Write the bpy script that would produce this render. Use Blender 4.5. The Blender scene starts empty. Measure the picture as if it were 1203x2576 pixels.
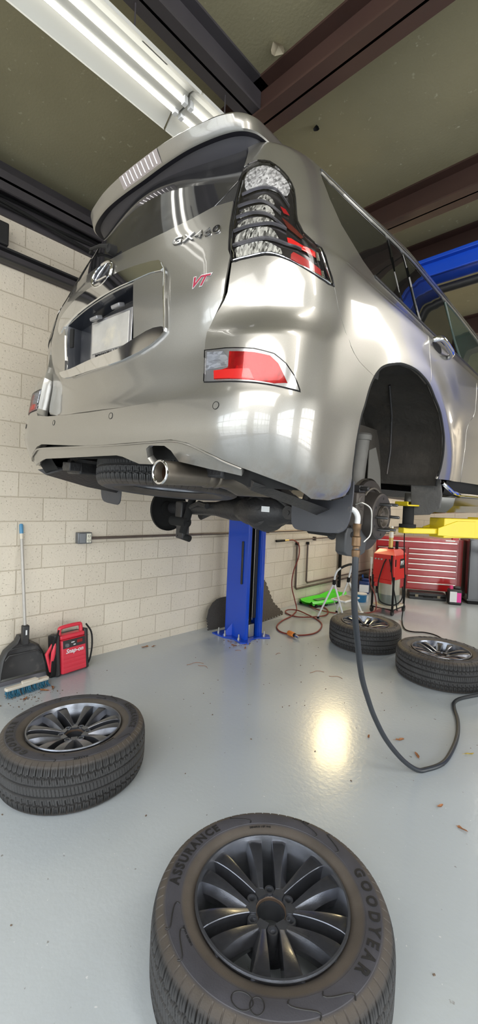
import bpy, bmesh, math, random
from mathutils import Vector, Matrix
from mathutils.geometry import delaunay_2d_cdt
random.seed(7)
scene=bpy.context.scene
COL=scene.collection
PI=math.pi
# ---------------------------------------------------------------- materials
MATS={}
def _nt(name):
    m=bpy.data.materials.new(name); m.use_nodes=True
    nt=m.node_tree; b=nt.nodes['Principled BSDF']
    return m,nt,b
def mat(name,color,rough=.5,metal=0.,var=0.,vscale=8.,bump=0.,bscale=60.,coat=0.,coat_r=.05,emit=None,estr=0.,spec=.5,dirt=None,dirt_amt=0.,dscale=5.,stretch=None,alpha=1.,rvar=0.):
    if name in MATS: return MATS[name]
    m,nt,b=_nt(name); N=nt.nodes; L=nt.links
    b.inputs['Base Color'].default_value=(*color,1); b.inputs['Roughness'].default_value=rough
    b.inputs['Metallic'].default_value=metal; b.inputs['Specular IOR Level'].default_value=spec
    b.inputs['Coat Weight'].default_value=coat; b.inputs['Coat Roughness'].default_value=coat_r
    b.inputs['Alpha'].default_value=alpha
    if emit: b.inputs['Emission Color'].default_value=(*emit,1); b.inputs['Emission Strength'].default_value=estr
    tc=N.new('ShaderNodeTexCoord'); src=tc.outputs['Object']
    if stretch:
        mp=N.new('ShaderNodeMapping'); mp.inputs['Scale'].default_value=stretch; L.new(src,mp.inputs['Vector']); src=mp.outputs['Vector']
    n1=N.new('ShaderNodeTexNoise'); n1.inputs['Scale'].default_value=vscale; n1.inputs['Detail'].default_value=5; L.new(src,n1.inputs['Vector'])
    last=None
    if var>0 or dirt or True:
        mx=N.new('ShaderNodeMix'); mx.data_type='RGBA'
        lo=[c*(1-var) for c in color]; hi=[min(1,c*(1+var)) for c in color]
        mx.inputs[6].default_value=(*lo,1); mx.inputs[7].default_value=(*hi,1)
        L.new(n1.outputs['Fac'],mx.inputs[0]); last=mx.outputs[2]
    if dirt:
        n3=N.new('ShaderNodeTexNoise'); n3.inputs['Scale'].default_value=dscale; n3.inputs['Detail'].default_value=8; n3.inputs['Roughness'].default_value=.65; L.new(src,n3.inputs['Vector'])
        r=N.new('ShaderNodeMapRange'); r.inputs['From Min'].default_value=.62-.3*dirt_amt; r.inputs['From Max'].default_value=.72; r.inputs['To Max'].default_value=min(1,.4+dirt_amt)
        L.new(n3.outputs['Fac'],r.inputs['Value'])
        m2=N.new('ShaderNodeMix'); m2.data_type='RGBA'; L.new(r.outputs[0],m2.inputs[0]); L.new(last,m2.inputs[6]); m2.inputs[7].default_value=(*dirt,1); last=m2.outputs[2]
    L.new(last,b.inputs['Base Color'])
    if rvar:
        rr=N.new('ShaderNodeMapRange'); rr.inputs['To Min'].default_value=max(0,rough-rvar); rr.inputs['To Max'].default_value=rough+rvar; L.new(n1.outputs['Fac'],rr.inputs['Value']); L.new(rr.outputs[0],b.inputs['Roughness'])
    if bump>0:
        n2=N.new('ShaderNodeTexNoise'); n2.inputs['Scale'].default_value=bscale; n2.inputs['Detail'].default_value=4; L.new(src,n2.inputs['Vector'])
        bp=N.new('ShaderNodeBump'); bp.inputs['Strength'].default_value=bump; bp.inputs['Distance'].default_value=.01; L.new(n2.outputs['Fac'],bp.inputs['Height']); L.new(bp.outputs[0],b.inputs['Normal'])
    MATS[name]=m; return m
def m_paint():
    m,nt,b=_nt('silver_paint'); N=nt.nodes; L=nt.links
    b.inputs['Metallic'].default_value=.80; b.inputs['Roughness'].default_value=.34
    b.inputs['Coat Weight'].default_value=.8; b.inputs['Coat Roughness'].default_value=.05; b.inputs['Coat IOR'].default_value=1.6
    tc=N.new('ShaderNodeTexCoord')
    n=N.new('ShaderNodeTexNoise'); n.inputs['Scale'].default_value=900; L.new(tc.outputs['Object'],n.inputs['Vector'])
    mx=N.new('ShaderNodeMix'); mx.data_type='RGBA'; mx.inputs[6].default_value=(.225,.218,.20,1); mx.inputs[7].default_value=(.34,.33,.308,1); L.new(n.outputs['Fac'],mx.inputs[0])
    # road dirt along the lower edge
    sx=N.new('ShaderNodeSeparateXYZ'); L.new(tc.outputs['Object'],sx.inputs[0])
    n2=N.new('ShaderNodeTexNoise'); n2.inputs['Scale'].default_value=28; n2.inputs['Detail'].default_value=8; L.new(tc.outputs['Object'],n2.inputs['Vector'])
    mr=N.new('ShaderNodeMapRange'); mr.inputs['From Min'].default_value=.53; mr.inputs['From Max'].default_value=.40; L.new(sx.outputs['Z'],mr.inputs['Value'])
    mu=N.new('ShaderNodeMath'); mu.operation='MULTIPLY'; L.new(mr.outputs[0],mu.inputs[0])
    m3=N.new('ShaderNodeMapRange'); m3.inputs['From Min'].default_value=.42; m3.inputs['From Max'].default_value=.62; L.new(n2.outputs['Fac'],m3.inputs['Value']); L.new(m3.outputs[0],mu.inputs[1])
    m2=N.new('ShaderNodeMix'); m2.data_type='RGBA'; L.new(mu.outputs[0],m2.inputs[0]); L.new(mx.outputs[2],m2.inputs[6]); m2.inputs[7].default_value=(.13,.10,.075,1)
    L.new(m2.outputs[2],b.inputs['Base Color'])
    mm=N.new('ShaderNodeMapRange'); mm.inputs['To Min'].default_value=.80; mm.inputs['To Max'].default_value=.1; L.new(mu.outputs[0],mm.inputs['Value']); L.new(mm.outputs[0],b.inputs['Metallic'])
    cw=N.new('ShaderNodeMapRange'); cw.inputs['To Min'].default_value=.8; cw.inputs['To Max'].default_value=.1; L.new(mu.outputs[0],cw.inputs['Value']); L.new(cw.outputs[0],b.inputs['Coat Weight'])
    return m
def m_facet(name,col,scale=55,metal=.9,rough=.08,stretch=(1,1,.5),bump=1.,lo=.1):
    m,nt,b=_nt(name); N=nt.nodes; L=nt.links
    tc=N.new('ShaderNodeTexCoord'); mp=N.new('ShaderNodeMapping'); mp.inputs['Scale'].default_value=stretch; L.new(tc.outputs['Object'],mp.inputs['Vector'])
    v=N.new('ShaderNodeTexVoronoi'); v.inputs['Scale'].default_value=scale; L.new(mp.outputs[0],v.inputs['Vector'])
    s=N.new('ShaderNodeSeparateColor'); L.new(v.outputs['Color'],s.inputs[0])
    mx=N.new('ShaderNodeMix'); mx.data_type='RGBA'; mx.inputs[6].default_value=(col[0]*lo,col[1]*lo,col[2]*lo,1); mx.inputs[7].default_value=(*col,1); L.new(s.outputs[0],mx.inputs[0])
    L.new(mx.outputs[2],b.inputs['Base Color']); b.inputs['Metallic'].default_value=metal; b.inputs['Roughness'].default_value=rough
    bp=N.new('ShaderNodeBump'); bp.inputs['Strength'].default_value=bump; bp.inputs['Distance'].default_value=.006; L.new(s.outputs[1],bp.inputs['Height']); L.new(bp.outputs[0],b.inputs['Normal'])
    return m
def m_clear(name,tint=(1,1,1),rough=.02,ior=1.5,refl=1.):
    m,nt,b=_nt(name); N=nt.nodes; L=nt.links; N.remove(b)
    out=[n for n in N if n.type=='OUTPUT_MATERIAL'][0]
    t=N.new('ShaderNodeBsdfTransparent'); t.inputs[0].default_value=(*tint,1)
    g=N.new('ShaderNodeBsdfGlossy'); g.inputs['Roughness'].default_value=rough; g.inputs[0].default_value=(refl,refl,refl,1)
    f=N.new('ShaderNodeFresnel'); f.inputs['IOR'].default_value=ior
    mx=N.new('ShaderNodeMixShader'); L.new(f.outputs[0],mx.inputs[0]); L.new(t.outputs[0],mx.inputs[1]); L.new(g.outputs[0],mx.inputs[2]); L.new(mx.outputs[0],out.inputs[0])
    return m
def m_block():
    m,nt,b=_nt('painted_block'); N=nt.nodes; L=nt.links
    tc=N.new('ShaderNodeTexCoord'); sx=N.new('ShaderNodeSeparateXYZ'); L.new(tc.outputs['Generated'],sx.inputs[0])
    uv=N.new('ShaderNodeUVMap'); uv.uv_map='UVMap'
    br=N.new('ShaderNodeTexBrick'); br.inputs['Scale'].default_value=1.; br.inputs['Brick Width'].default_value=.4064; br.inputs['Row Height'].default_value=.2032
    br.inputs['Mortar Size'].default_value=.0055; br.inputs['Mortar Smooth'].default_value=.6; br.offset=.5
    br.inputs['Color1'].default_value=(.70,.635,.525,1); br.inputs['Color2'].default_value=(.64,.575,.47,1); br.inputs['Mortar'].default_value=(.50,.435,.335,1)
    L.new(uv.outputs[0],br.inputs['Vector'])
    n=N.new('ShaderNodeTexNoise'); n.inputs['Scale'].default_value=1.3; n.inputs['Detail'].default_value=6; L.new(tc.outputs['Object'],n.inputs['Vector'])
    mx=N.new('ShaderNodeMix'); mx.data_type='RGBA'; mx.blend_type='MULTIPLY'; mx.inputs[0].default_value=.35
    cr=N.new('ShaderNodeMapRange'); cr.inputs['To Min'].default_value=.62; cr.inputs['To Max'].default_value=1.2; L.new(n.outputs['Fac'],cr.inputs['Value'])
    L.new(br.outputs['Color'],mx.inputs[6]); L.new(cr.outputs[0],mx.inputs[7])
    v=N.new('ShaderNodeTexNoise'); v.inputs['Scale'].default_value=70; v.inputs['Detail'].default_value=3; L.new(tc.outputs['Object'],v.inputs['Vector'])
    pit=N.new('ShaderNodeMapRange'); pit.inputs['From Min'].default_value=.30; pit.inputs['From Max'].default_value=.36; L.new(v.outputs['Fac'],pit.inputs['Value'])
    mx2=N.new('ShaderNodeMix'); mx2.data_type='RGBA'; L.new(pit.outputs[0],mx2.inputs[0]); mx2.inputs[6].default_value=(.42,.36,.28,1); L.new(mx.outputs[2],mx2.inputs[7])
    L.new(mx2.outputs[2],b.inputs['Base Color'])
    # height: mortar groove + pitting
    ad=N.new('ShaderNodeMath'); ad.operation='MULTIPLY_ADD'; L.new(br.outputs['Fac'],ad.inputs[0]); ad.inputs[1].default_value=-1.1; 
    v2=N.new('ShaderNodeTexNoise'); v2.inputs['Scale'].default_value=45; v2.inputs['Detail'].default_value=6; L.new(tc.outputs['Object'],v2.inputs['Vector'])
    ad2=N.new('ShaderNodeMath'); ad2.operation='ADD'; L.new(v2.outputs['Fac'],ad2.inputs[0]); L.new(pit.outputs[0],ad2.inputs[1]); L.new(ad2.outputs[0],ad.inputs[2])
    bp=N.new('ShaderNodeBump'); bp.inputs['Strength'].default_value=.55; bp.inputs['Distance'].default_value=.006; L.new(ad.outputs[0],bp.inputs['Height']); L.new(bp.outputs[0],b.inputs['Normal'])
    b.inputs['Roughness'].default_value=.55
    return m
def m_floor():
    m,nt,b=_nt('epoxy_floor'); N=nt.nodes; L=nt.links
    tc=N.new('ShaderNodeTexCoord')
    n=N.new('ShaderNodeTexNoise'); n.inputs['Scale'].default_value=.7; n.inputs['Detail'].default_value=7; L.new(tc.outputs['Object'],n.inputs['Vector'])
    mx=N.new('ShaderNodeMix'); mx.data_type='RGBA'; mx.inputs[6].default_value=(.38,.425,.46,1); mx.inputs[7].default_value=(.47,.51,.54,1); L.new(n.outputs['Fac'],mx.inputs[0])
    sp=N.new('ShaderNodeTexNoise'); sp.inputs['Scale'].default_value=55; sp.inputs['Detail'].default_value=2; L.new(tc.outputs['Object'],sp.inputs['Vector'])
    r=N.new('ShaderNodeMapRange'); r.inputs['From Min'].default_value=.72; r.inputs['From Max'].default_value=.76; L.new(sp.outputs['Fac'],r.inputs['Value'])
    m2=N.new('ShaderNodeMix'); m2.data_type='RGBA'; L.new(r.outputs[0],m2.inputs[0]); L.new(mx.outputs[2],m2.inputs[6]); m2.inputs[7].default_value=(.62,.64,.65,1)
    sp2=N.new('ShaderNodeTexNoise'); sp2.inputs['Scale'].default_value=33; sp2.inputs['Detail'].default_value=3; L.new(tc.outputs['Object'],sp2.inputs['Vector'])
    r2=N.new('ShaderNodeMapRange'); r2.inputs['From Min'].default_value=.29; r2.inputs['From Max'].default_value=.24; L.new(sp2.outputs['Fac'],r2.inputs['Value'])
    m3=N.new('ShaderNodeMix'); m3.data_type='RGBA'; L.new(r2.outputs[0],m3.inputs[0]); L.new(m2.outputs[2],m3.inputs[6]); m3.inputs[7].default_value=(.22,.22,.21,1)
    L.new(m3.outputs[2],b.inputs['Base Color'])
    b.inputs['Roughness'].default_value=.24; b.inputs['Coat Weight'].default_value=.35; b.inputs['Coat Roughness'].default_value=.12
    n3=N.new('ShaderNodeTexNoise'); n3.inputs['Scale'].default_value=38; n3.inputs['Detail'].default_value=3; L.new(tc.outputs['Object'],n3.inputs['Vector'])
    bp=N.new('ShaderNodeBump'); bp.inputs['Strength'].default_value=.10; bp.inputs['Distance'].default_value=.01; L.new(n3.outputs['Fac'],bp.inputs['Height']); L.new(bp.outputs[0],b.inputs['Normal'])
    return m
def m_ceiling():
    m,nt,b=_nt('ceiling_board'); N=nt.nodes; L=nt.links
    tc=N.new('ShaderNodeTexCoord')
    n=N.new('ShaderNodeTexNoise'); n.inputs['Scale'].default_value=1.6; n.inputs['Detail'].default_value=8; L.new(tc.outputs['Object'],n.inputs['Vector'])
    mx=N.new('ShaderNodeMix'); mx.data_type='RGBA'; mx.inputs[6].default_value=(.185,.166,.096,1); mx.inputs[7].default_value=(.31,.283,.175,1); L.new(n.outputs['Fac'],mx.inputs[0])
    sp=N.new('ShaderNodeTexNoise'); sp.inputs['Scale'].default_value=26; sp.inputs['Detail'].default_value=3; L.new(tc.outputs['Object'],sp.inputs['Vector'])
    r=N.new('ShaderNodeMapRange'); r.inputs['From Min'].default_value=.68; r.inputs['From Max'].default_value=.78; L.new(sp.outputs['Fac'],r.inputs['Value'])
    m2=N.new('ShaderNodeMix'); m2.data_type='RGBA'; L.new(r.outputs[0],m2.inputs[0]); L.new(mx.outputs[2],m2.inputs[6]); m2.inputs[7].default_value=(.42,.39,.27,1)
    L.new(m2.outputs[2],b.inputs['Base Color']); b.inputs['Roughness'].default_value=.9
    bp=N.new('ShaderNodeBump'); bp.inputs['Strength'].default_value=.18; bp.inputs['Distance'].default_value=.01
    n2=N.new('ShaderNodeTexNoise'); n2.inputs['Scale'].default_value=60; n2.inputs['Detail'].default_value=5; L.new(tc.outputs['Object'],n2.inputs['Vector']); L.new(n2.outputs['Fac'],bp.inputs['Height']); L.new(bp.outputs[0],b.inputs['Normal'])
    return m
def m_tire():
    m,nt,b=_nt('tire_rubber'); N=nt.nodes; L=nt.links
    tc=N.new('ShaderNodeTexCoord'); sx=N.new('ShaderNodeSeparateXYZ'); L.new(tc.outputs['Object'],sx.inputs[0])
    n=N.new('ShaderNodeTexNoise'); n.inputs['Scale'].default_value=9; n.inputs['Detail'].default_value=7; L.new(tc.outputs['Object'],n.inputs['Vector'])
    # distance from the axle
    p=N.new('ShaderNodeVectorMath'); p.operation='LENGTH'; cb=N.new('ShaderNodeCombineXYZ'); L.new(sx.outputs['X'],cb.inputs['X']); L.new(sx.outputs['Y'],cb.inputs['Y']); L.new(cb.outputs[0],p.inputs[0])
    cr=N.new('ShaderNodeValToRGB'); L.new(p.outputs['Value'],cr.inputs[0])
    e=cr.color_ramp.elements; e[0].position=.25; e[0].color=(.078,.067,.058,1); e[1].position=.40; e[1].color=(.034,.034,.035,1)
    for pos,c in ((.288,(.070,.059,.050)),(.297,(.046,.046,.056)),(.345,(.043,.043,.053)),(.353,(.068,.057,.047)),(.372,(.054,.046,.040)),(.3785,(.012,.012,.0125)),(.3855,(.044,.044,.045))):
        k=cr.color_ramp.elements.new(pos); k.color=(*c,1)
    mx=N.new('ShaderNodeMix'); mx.data_type='RGBA'; mx.blend_type='MULTIPLY'; mx.inputs[0].default_value=1.
    mr=N.new('ShaderNodeMapRange'); mr.inputs['To Min'].default_value=.55; mr.inputs['To Max'].default_value=1.5; L.new(n.outputs['Fac'],mr.inputs['Value'])
    L.new(cr.outputs[0],mx.inputs[6]); L.new(mr.outputs[0],mx.inputs[7]); L.new(mx.outputs[2],b.inputs['Base Color'])
    b.inputs['Roughness'].default_value=.62; b.inputs['Specular IOR Level'].default_value=.45
    n2=N.new('ShaderNodeTexNoise'); n2.inputs['Scale'].default_value=220; L.new(tc.outputs['Object'],n2.inputs['Vector'])
    bp=N.new('ShaderNodeBump'); bp.inputs['Strength'].default_value=.25; bp.inputs['Distance'].default_value=.002; L.new(n2.outputs['Fac'],bp.inputs['Height']); L.new(bp.outputs[0],b.inputs['Normal'])
    return m
# ---------------------------------------------------------------- mesh builder
class MB:
    def __init__(s): s.v=[]; s.f=[]
    def add(s,vs,fs):
        o=len(s.v); s.v+= [tuple(v) for v in vs]; s.f+=[tuple(i+o for i in f) for f in fs]; return s
    def box(s,c,d,rz=0,M=None):
        x,y,z=d[0]/2,d[1]/2,d[2]/2
        R=(M or Matrix.Rotation(rz,3,'Z')); c=Vector(c)
        vs=[c+R@Vector((a*x,b*y,e*z)) for a in(-1,1) for b in(-1,1) for e in(-1,1)]
        return s.add(vs,[(0,1,3,2),(4,6,7,5),(0,4,5,1),(2,3,7,6),(0,2,6,4),(1,5,7,3)])
    def b2(s,lo,hi):
        return s.box([(a+b)/2 for a,b in zip(lo,hi)],[b-a for a,b in zip(lo,hi)])
    def tube(s,path,r,n=10,cap=True,closed=False):
        P=[Vector(p) for p in path]; k=len(P); rs=r if isinstance(r,(list,tuple)) else [r]*k
        t0=(P[1]-P[0]).normalized(); up=Vector((0,0,1)) if abs(t0.z)<.9 else Vector((1,0,0))
        nx=t0.cross(up).normalized(); vs=[]; prev=t0
        for i in range(k):
            if closed: t=(P[(i+1)%k]-P[i-1]).normalized()
            elif i==0: t=t0
            elif i==k-1: t=(P[i]-P[i-1]).normalized()
            else: t=((P[i+1]-P[i]).normalized()+(P[i]-P[i-1]).normalized()).normalized()
            nx=(nx-t*nx.dot(t)).normalized(); ny=t.cross(nx)
            for j in range(n):
                a=2*PI*j/n; vs.append(P[i]+nx*math.cos(a)*rs[i]+ny*math.sin(a)*rs[i])
        fs=[]
        m=k if closed else k-1
        for i in range(m):
            for j in range(n):
                a=i*n+j; b=i*n+(j+1)%n; c=((i+1)%k)*n+(j+1)%n; d=((i+1)%k)*n+j; fs.append((a,b,c,d))
        if cap and not closed: fs+= [tuple(range(n-1,-1,-1)),tuple((k-1)*n+j for j in range(n))]
        return s.add(vs,fs)
    def cyl(s,a,b,r,r2=None,n=24): return s.tube([a,b],[r,r if r2 is None else r2],n)
    def lathe(s,prof,M=None,n=48,closed=False):
        # prof: (r, z) about local Z ; M: 4x4
        M=M or Matrix(); vs=[];k=len(prof)
        for i in range(n):
            a=2*PI*i/n
            for r,z in prof: vs.append(M@Vector((r*math.cos(a),r*math.sin(a),z)))
        fs=[]
        for i in range(n):
            for j in range(k if closed else k-1):
                a=i*k+j; b=i*k+(j+1)%k; c=((i+1)%n)*k+(j+1)%k; d=((i+1)%n)*k+j; fs.append((a,d,c,b))
        return s.add(vs,fs)
    def prism(s,pts,t0,t1,M=None):
        # polygon in local XY extruded from z=t0 to t1
        M=M or Matrix(); n=len(pts); vs=[M@Vector((x,y,t0)) for x,y in pts]+[M@Vector((x,y,t1)) for x,y in pts]
        fs=[tuple(range(n-1,-1,-1)),tuple(range(n,2*n))]+[(i,(i+1)%n,n+(i+1)%n,n+i) for i in range(n)]
        return s.add(vs,fs)
    def grid(s,rows):
        k=len(rows[0]); vs=[v for r in rows for v in r]; fs=[]
        for i in range(len(rows)-1):
            for j in range(k-1): a=i*k+j; fs.append((a,a+1,a+k+1,a+k))
        return s.add(vs,fs)
    def build(s,name,m,parent=None,smooth=True,bev=0,ang=35,recalc=True):
        me=bpy.data.meshes.new(name); me.from_pydata(s.v,[],s.f); 
        if recalc:
            bm=bmesh.new(); bm.from_mesh(me); bmesh.ops.recalc_face_normals(bm,faces=bm.faces); bm.to_mesh(me); bm.free()
        me.materials.append(m)
        o=bpy.data.objects.new(name,me); COL.objects.link(o)
        if smooth:
            me.polygons.foreach_set('use_smooth',[True]*len(me.polygons)); me.set_sharp_from_angle(angle=math.radians(ang))
        if bev:
            b=o.modifiers.new('bevel','BEVEL'); b.width=bev; b.segments=2; b.limit_method='ANGLE'; b.angle_limit=math.radians(40)
            for p in me.polygons: p.use_smooth=True
            me.set_sharp_from_angle(angle=math.radians(60))
        if parent is not None: o.parent=parent
        return o
def tag(o,label=None,cat=None,group=None,kind=None):
    if label: o['label']=label
    if cat: o['category']=cat
    if group: o['group']=group
    if kind: o['kind']=kind
    return o
def thing(name,label,cat,loc=(0,0,0),rz=0,group=None,M=None):
    o=bpy.data.objects.new(name,None); COL.objects.link(o); o.empty_display_size=.1
    if M is not None: o.matrix_world=M
    else: o.location=loc; o.rotation_euler=(0,0,rz)
    return tag(o,label,cat,group)
def copy_tree(o,parent=None):
    c=o.copy(); COL.objects.link(c)
    if parent is not None: c.parent=parent
    for ch in [x for x in list(COL.objects) if x.parent==o]: copy_tree(ch,c)
    return c
def smooth_path(pts,k=8,closed=False):
    P=[Vector(p) for p in pts]; n=len(P); out=[]
    m=n if closed else n-1
    for i in range(m):
        p0=P[(i-1)%n] if closed or i>0 else P[0]*2-P[1]
        p1=P[i]; p2=P[(i+1)%n]
        p3=P[(i+2)%n] if closed or i+2<n else P[-1]*2-P[-2]
        for j in range(k):
            t=j/k; out.append(.5*((2*p1)+(p2-p0)*t+(2*p0-5*p1+4*p2-p3)*t*t+(-p0+3*p1-3*p2+p3)*t**3))
    if not closed: out.append(P[-1])
    return out
def text_geo(txt,size=1.,extrude=0.,offset=0.,shear=0.,spacing=1.,res=3):
    cu=bpy.data.curves.new('t','FONT'); cu.body=txt; cu.size=size; cu.extrude=extrude; cu.offset=offset; cu.shear=shear; cu.space_character=spacing
    cu.align_x='CENTER'; cu.align_y='CENTER'; cu.resolution_u=res; cu.fill_mode='BOTH'
    ob=bpy.data.objects.new('t',cu); COL.objects.link(ob)
    dg=bpy.context.evaluated_depsgraph_get(); me=bpy.data.meshes.new_from_object(ob.evaluated_get(dg))
    vs=[tuple(v.co) for v in me.vertices]; fs=[tuple(p.vertices) for p in me.polygons]
    bpy.data.objects.remove(ob); bpy.data.curves.remove(cu); bpy.data.meshes.remove(me)
    return vs,fs
def frame(o,x,y):
    x=Vector(x).normalized(); y=Vector(y); y=(y-x*y.dot(x)).normalized(); z=x.cross(y)
    return Matrix(((x.x,y.x,z.x,o[0]),(x.y,y.y,z.y,o[1]),(x.z,y.z,z.z,o[2]),(0,0,0,1)))

def lerp_tab(t, x):
    n=len(t)
    if x<=t[0][0]: return t[0][1]
    if x>=t[-1][0]: return t[-1][1]
    for i in range(n-1):
        if x<=t[i+1][0]: break
    x0,y0=t[i]; x1,y1=t[i+1]; h=x1-x0
    d=(y1-y0)/h
    def sl(j):
        if j<=0 or j>=n-1: return (t[1][1]-t[0][1])/(t[1][0]-t[0][0]) if j<=0 else (t[-1][1]-t[-2][1])/(t[-1][0]-t[-2][0])
        a=(t[j][1]-t[j-1][1])/(t[j][0]-t[j-1][0]); b=(t[j+1][1]-t[j][1])/(t[j+1][0]-t[j][0])
        return 0 if a*b<=0 else 2*a*b/(a+b)
    m0,m1=sl(i),sl(i+1); s=(x-x0)/h
    return (2*s**3-3*s*s+1)*y0+(s**3-2*s*s+s)*h*m0+(-2*s**3+3*s*s)*y1+(s**3-s*s)*h*m1
def sstep(a,b,x):
    t=min(1,max(0,(x-a)/(b-a))); return t*t*(3-2*t)
T_W=[(.38,.86),(.44,.905),(.50,.925),(.60,.938),(.70,.942),(.85,.938),(.95,.936),(1.05,.934),(1.14,.928),(1.183,.922),(1.205,.904),(1.26,.882),(1.32,.855),(1.45,.803),(1.55,.758),(1.62,.722),(1.68,.682),(1.74,.61),(1.78,.53)]
T_W2=[(.38,0),(1.26,0),(1.32,.006),(1.45,.027),(1.55,.047),(1.62,.060),(1.68,.052),(1.74,.03),(1.78,.0)]
T_B=[(.5,.045),(.7,.05),(.85,.06),(1.1,.09),(1.3,.13),(1.6,.18)]
TG=[0]
T_YC=[(.38,.10),(.48,.05),(.54,.02),(.62,.0),(.70,.005),(.76,.018),(.86,.025),(1.0,.035),(1.15,.04),(1.26,.048),(1.34,.075),(1.5,.135),(1.65,.20),(1.72,.245),(1.78,.32)]
T_N=[(.86,0),(.905,.0),(.925,.012),(.955,.042),(1.0,.056),(1.1,.044),(1.2,.03),(1.4,.02),(1.6,.02)]
T_RX=[(.38,.26),(.9,.26),(1.05,.22),(1.3,.17),(1.5,.15),(1.78,.13)]
T_RY=[(.38,.27),(.9,.27),(1.05,.24),(1.3,.24),(1.5,.22),(1.78,.2)]
def S(u,z):
    sg=1 if u>=0 else -1
    u=abs(u)
    w=lerp_tab(T_W,z); yc=lerp_tab(T_YC,z); rx=lerp_tab(T_RX,z); ry=lerp_tab(T_RY,z)
    X1=w-rx; nn=lerp_tab(T_N,z)
    bw=lerp_tab(T_B,z)
    def base(X): return yc+bw*math.sin(1.5708*min(1,X/.96))**2+nn*sstep(.55,.78,X)+TG[0]*.045*math.sin(1.5708*min(1,X/.65))**2*sstep(1.12,.85,z)
    if u<=1:
        X=u*X1; Y=base(X)
    elif u<=2:
        a=(u-1)*math.pi/2; p=2/2.3
        X=X1+rx*math.sin(a)**p if a>0 else X1
        Y=base(X)+ry*(1-max(0,math.cos(a))**p)
    else:
        Y=base(w)+ry+(u-2); X=w
        k=sstep(0,.5,u-2)
        X+=lerp_tab(T_W2,z)*sstep(-.1,.75,u-2)
        X+=k*(.012*math.sin(min(3.1,max(0,(Y-.3)/1.3))))-.10*sstep(2.6,4.7,Y)**1.0
        r=math.hypot((Y-1.04)/.52,(z-.46)/.50)
        if z<1.2: X+=.022*math.exp(-((r-1.05)/.22)**2)*(1 if r>1 else 1)
        X-=.03*sstep(1.6,1.95,Y)*sstep(1.0,.85,z)
    return (sg*X,Y,z)
# ---------------------------------------------------------------- room
WY=.7574; cW,sW=math.cos(WY),math.sin(WY)
def room(x,y): return (cW*x-sW*y, sW*x+cW*y)      # from the camera's own heading to the wall-aligned room axes
CEIL=4.1; WX=-3.73; YB=-3.4; YF=9.3; XR=5.6
M_block=m_block(); M_floor=m_floor(); M_ceil=m_ceiling(); M_paint=m_paint(); M_tire=m_tire()
M_steel=mat('brown_steel',(.060,.030,.023),.55,var=.25,vscale=3,dirt=(.05,.03,.025),dirt_amt=.3)
M_dsteel=mat('dark_steel',(.05,.045,.05),.5,var=.3,vscale=4)
M_black=mat('black_plastic',(.018,.018,.019),.45,var=.3,vscale=20,bump=.1,bscale=150)
M_flat=mat('flat_black',(.006,.006,.006),.9)
M_chrome=mat('chrome',(.72,.73,.75),.06,1.)
M_white=mat('white_paint',(.72,.73,.74),.4,var=.05)
M_blue=mat('blue_paint',(.006,.062,.50),.3,var=.12,vscale=2,coat=.3)
M_yellow=mat('yellow_paint',(.62,.47,.010),.4,var=.10,vscale=5,dirt=(.25,.17,.03),dirt_amt=.05,dscale=14)
M_bolt=mat('zinc',(.55,.54,.5),.4,.9,var=.2)
def struct(name,mb,m,smooth=False,bev=0):
    o=mb.build(name,m,None,smooth,bev); o['kind']='structure'; return o
def wallplane(name,p0,p1,z0,z1,uo,thick,nrm,holes=()):
    # wall made of rectangles along the run p0->p1 , holes: (u0,u1,z0,z1)
    p0=Vector((*p0,0)); p1=Vector((*p1,0)); d=(p1-p0); Lw=d.length; d.normalize(); n=Vector((*nrm,0))
    us=sorted({0,Lw,*[h[0] for h in holes],*[h[1] for h in holes]}); zs=sorted({z0,z1,*[h[2] for h in holes],*[h[3] for h in holes]})
    mb=MB()
    for a,b in zip(us,us[1:]):
        for c,e in zip(zs,zs[1:]):
            um,zm=(a+b)/2,(c+e)/2
            if any(h[0]<um<h[1] and h[2]<zm<h[3] for h in holes): continue
            q=[p0+d*a,p0+d*b,p0+d*b-n*thick,p0+d*a-n*thick]
            mb.add([(v.x,v.y,z) for z in (c,e) for v in q],[(0,1,2,3),(4,5,6,7),(0,1,5,4),(1,2,6,5),(2,3,7,6),(3,0,4,7)])
    o=struct(name,mb,M_block); me=o.data; uv=me.uv_layers.new(name='UVMap')
    for l in me.loops:
        co=me.vertices[l.vertex_index].co; uv.data[l.index].uv=((co-p0).dot(d)+uo,co.z-.0798+.4064*10)
    return o
wallplane('wall_left',(WX,YB),(WX,YF),0,3.70,YB-1.28+.4064*40,.25,(1,0))
wallplane('wall_far',(WX,YF),(XR,YF),0,CEIL,0,.25,(0,-1))
wallplane('wall_right',(XR,YB),(XR,YF),0,CEIL,0,.25,(-1,0),holes=((1.2,4.6,0,3.2),(6.0,9.4,0,3.2)))
wallplane('wall_back',(WX,YB),(XR,YB),0,CEIL,0,.25,(0,1),holes=((.5,4.3,0,3.2),(5.1,8.9,0,3.2)))
struct('floor',MB().b2((WX-.4,YB-.4,-.12),(XR+.4,YF+.4,0)),M_floor)
struct('ceiling',MB().b2((WX-.4,YB-.4,CEIL),(XR+.4,YF+.4,CEIL+.1)),M_ceil)
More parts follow.
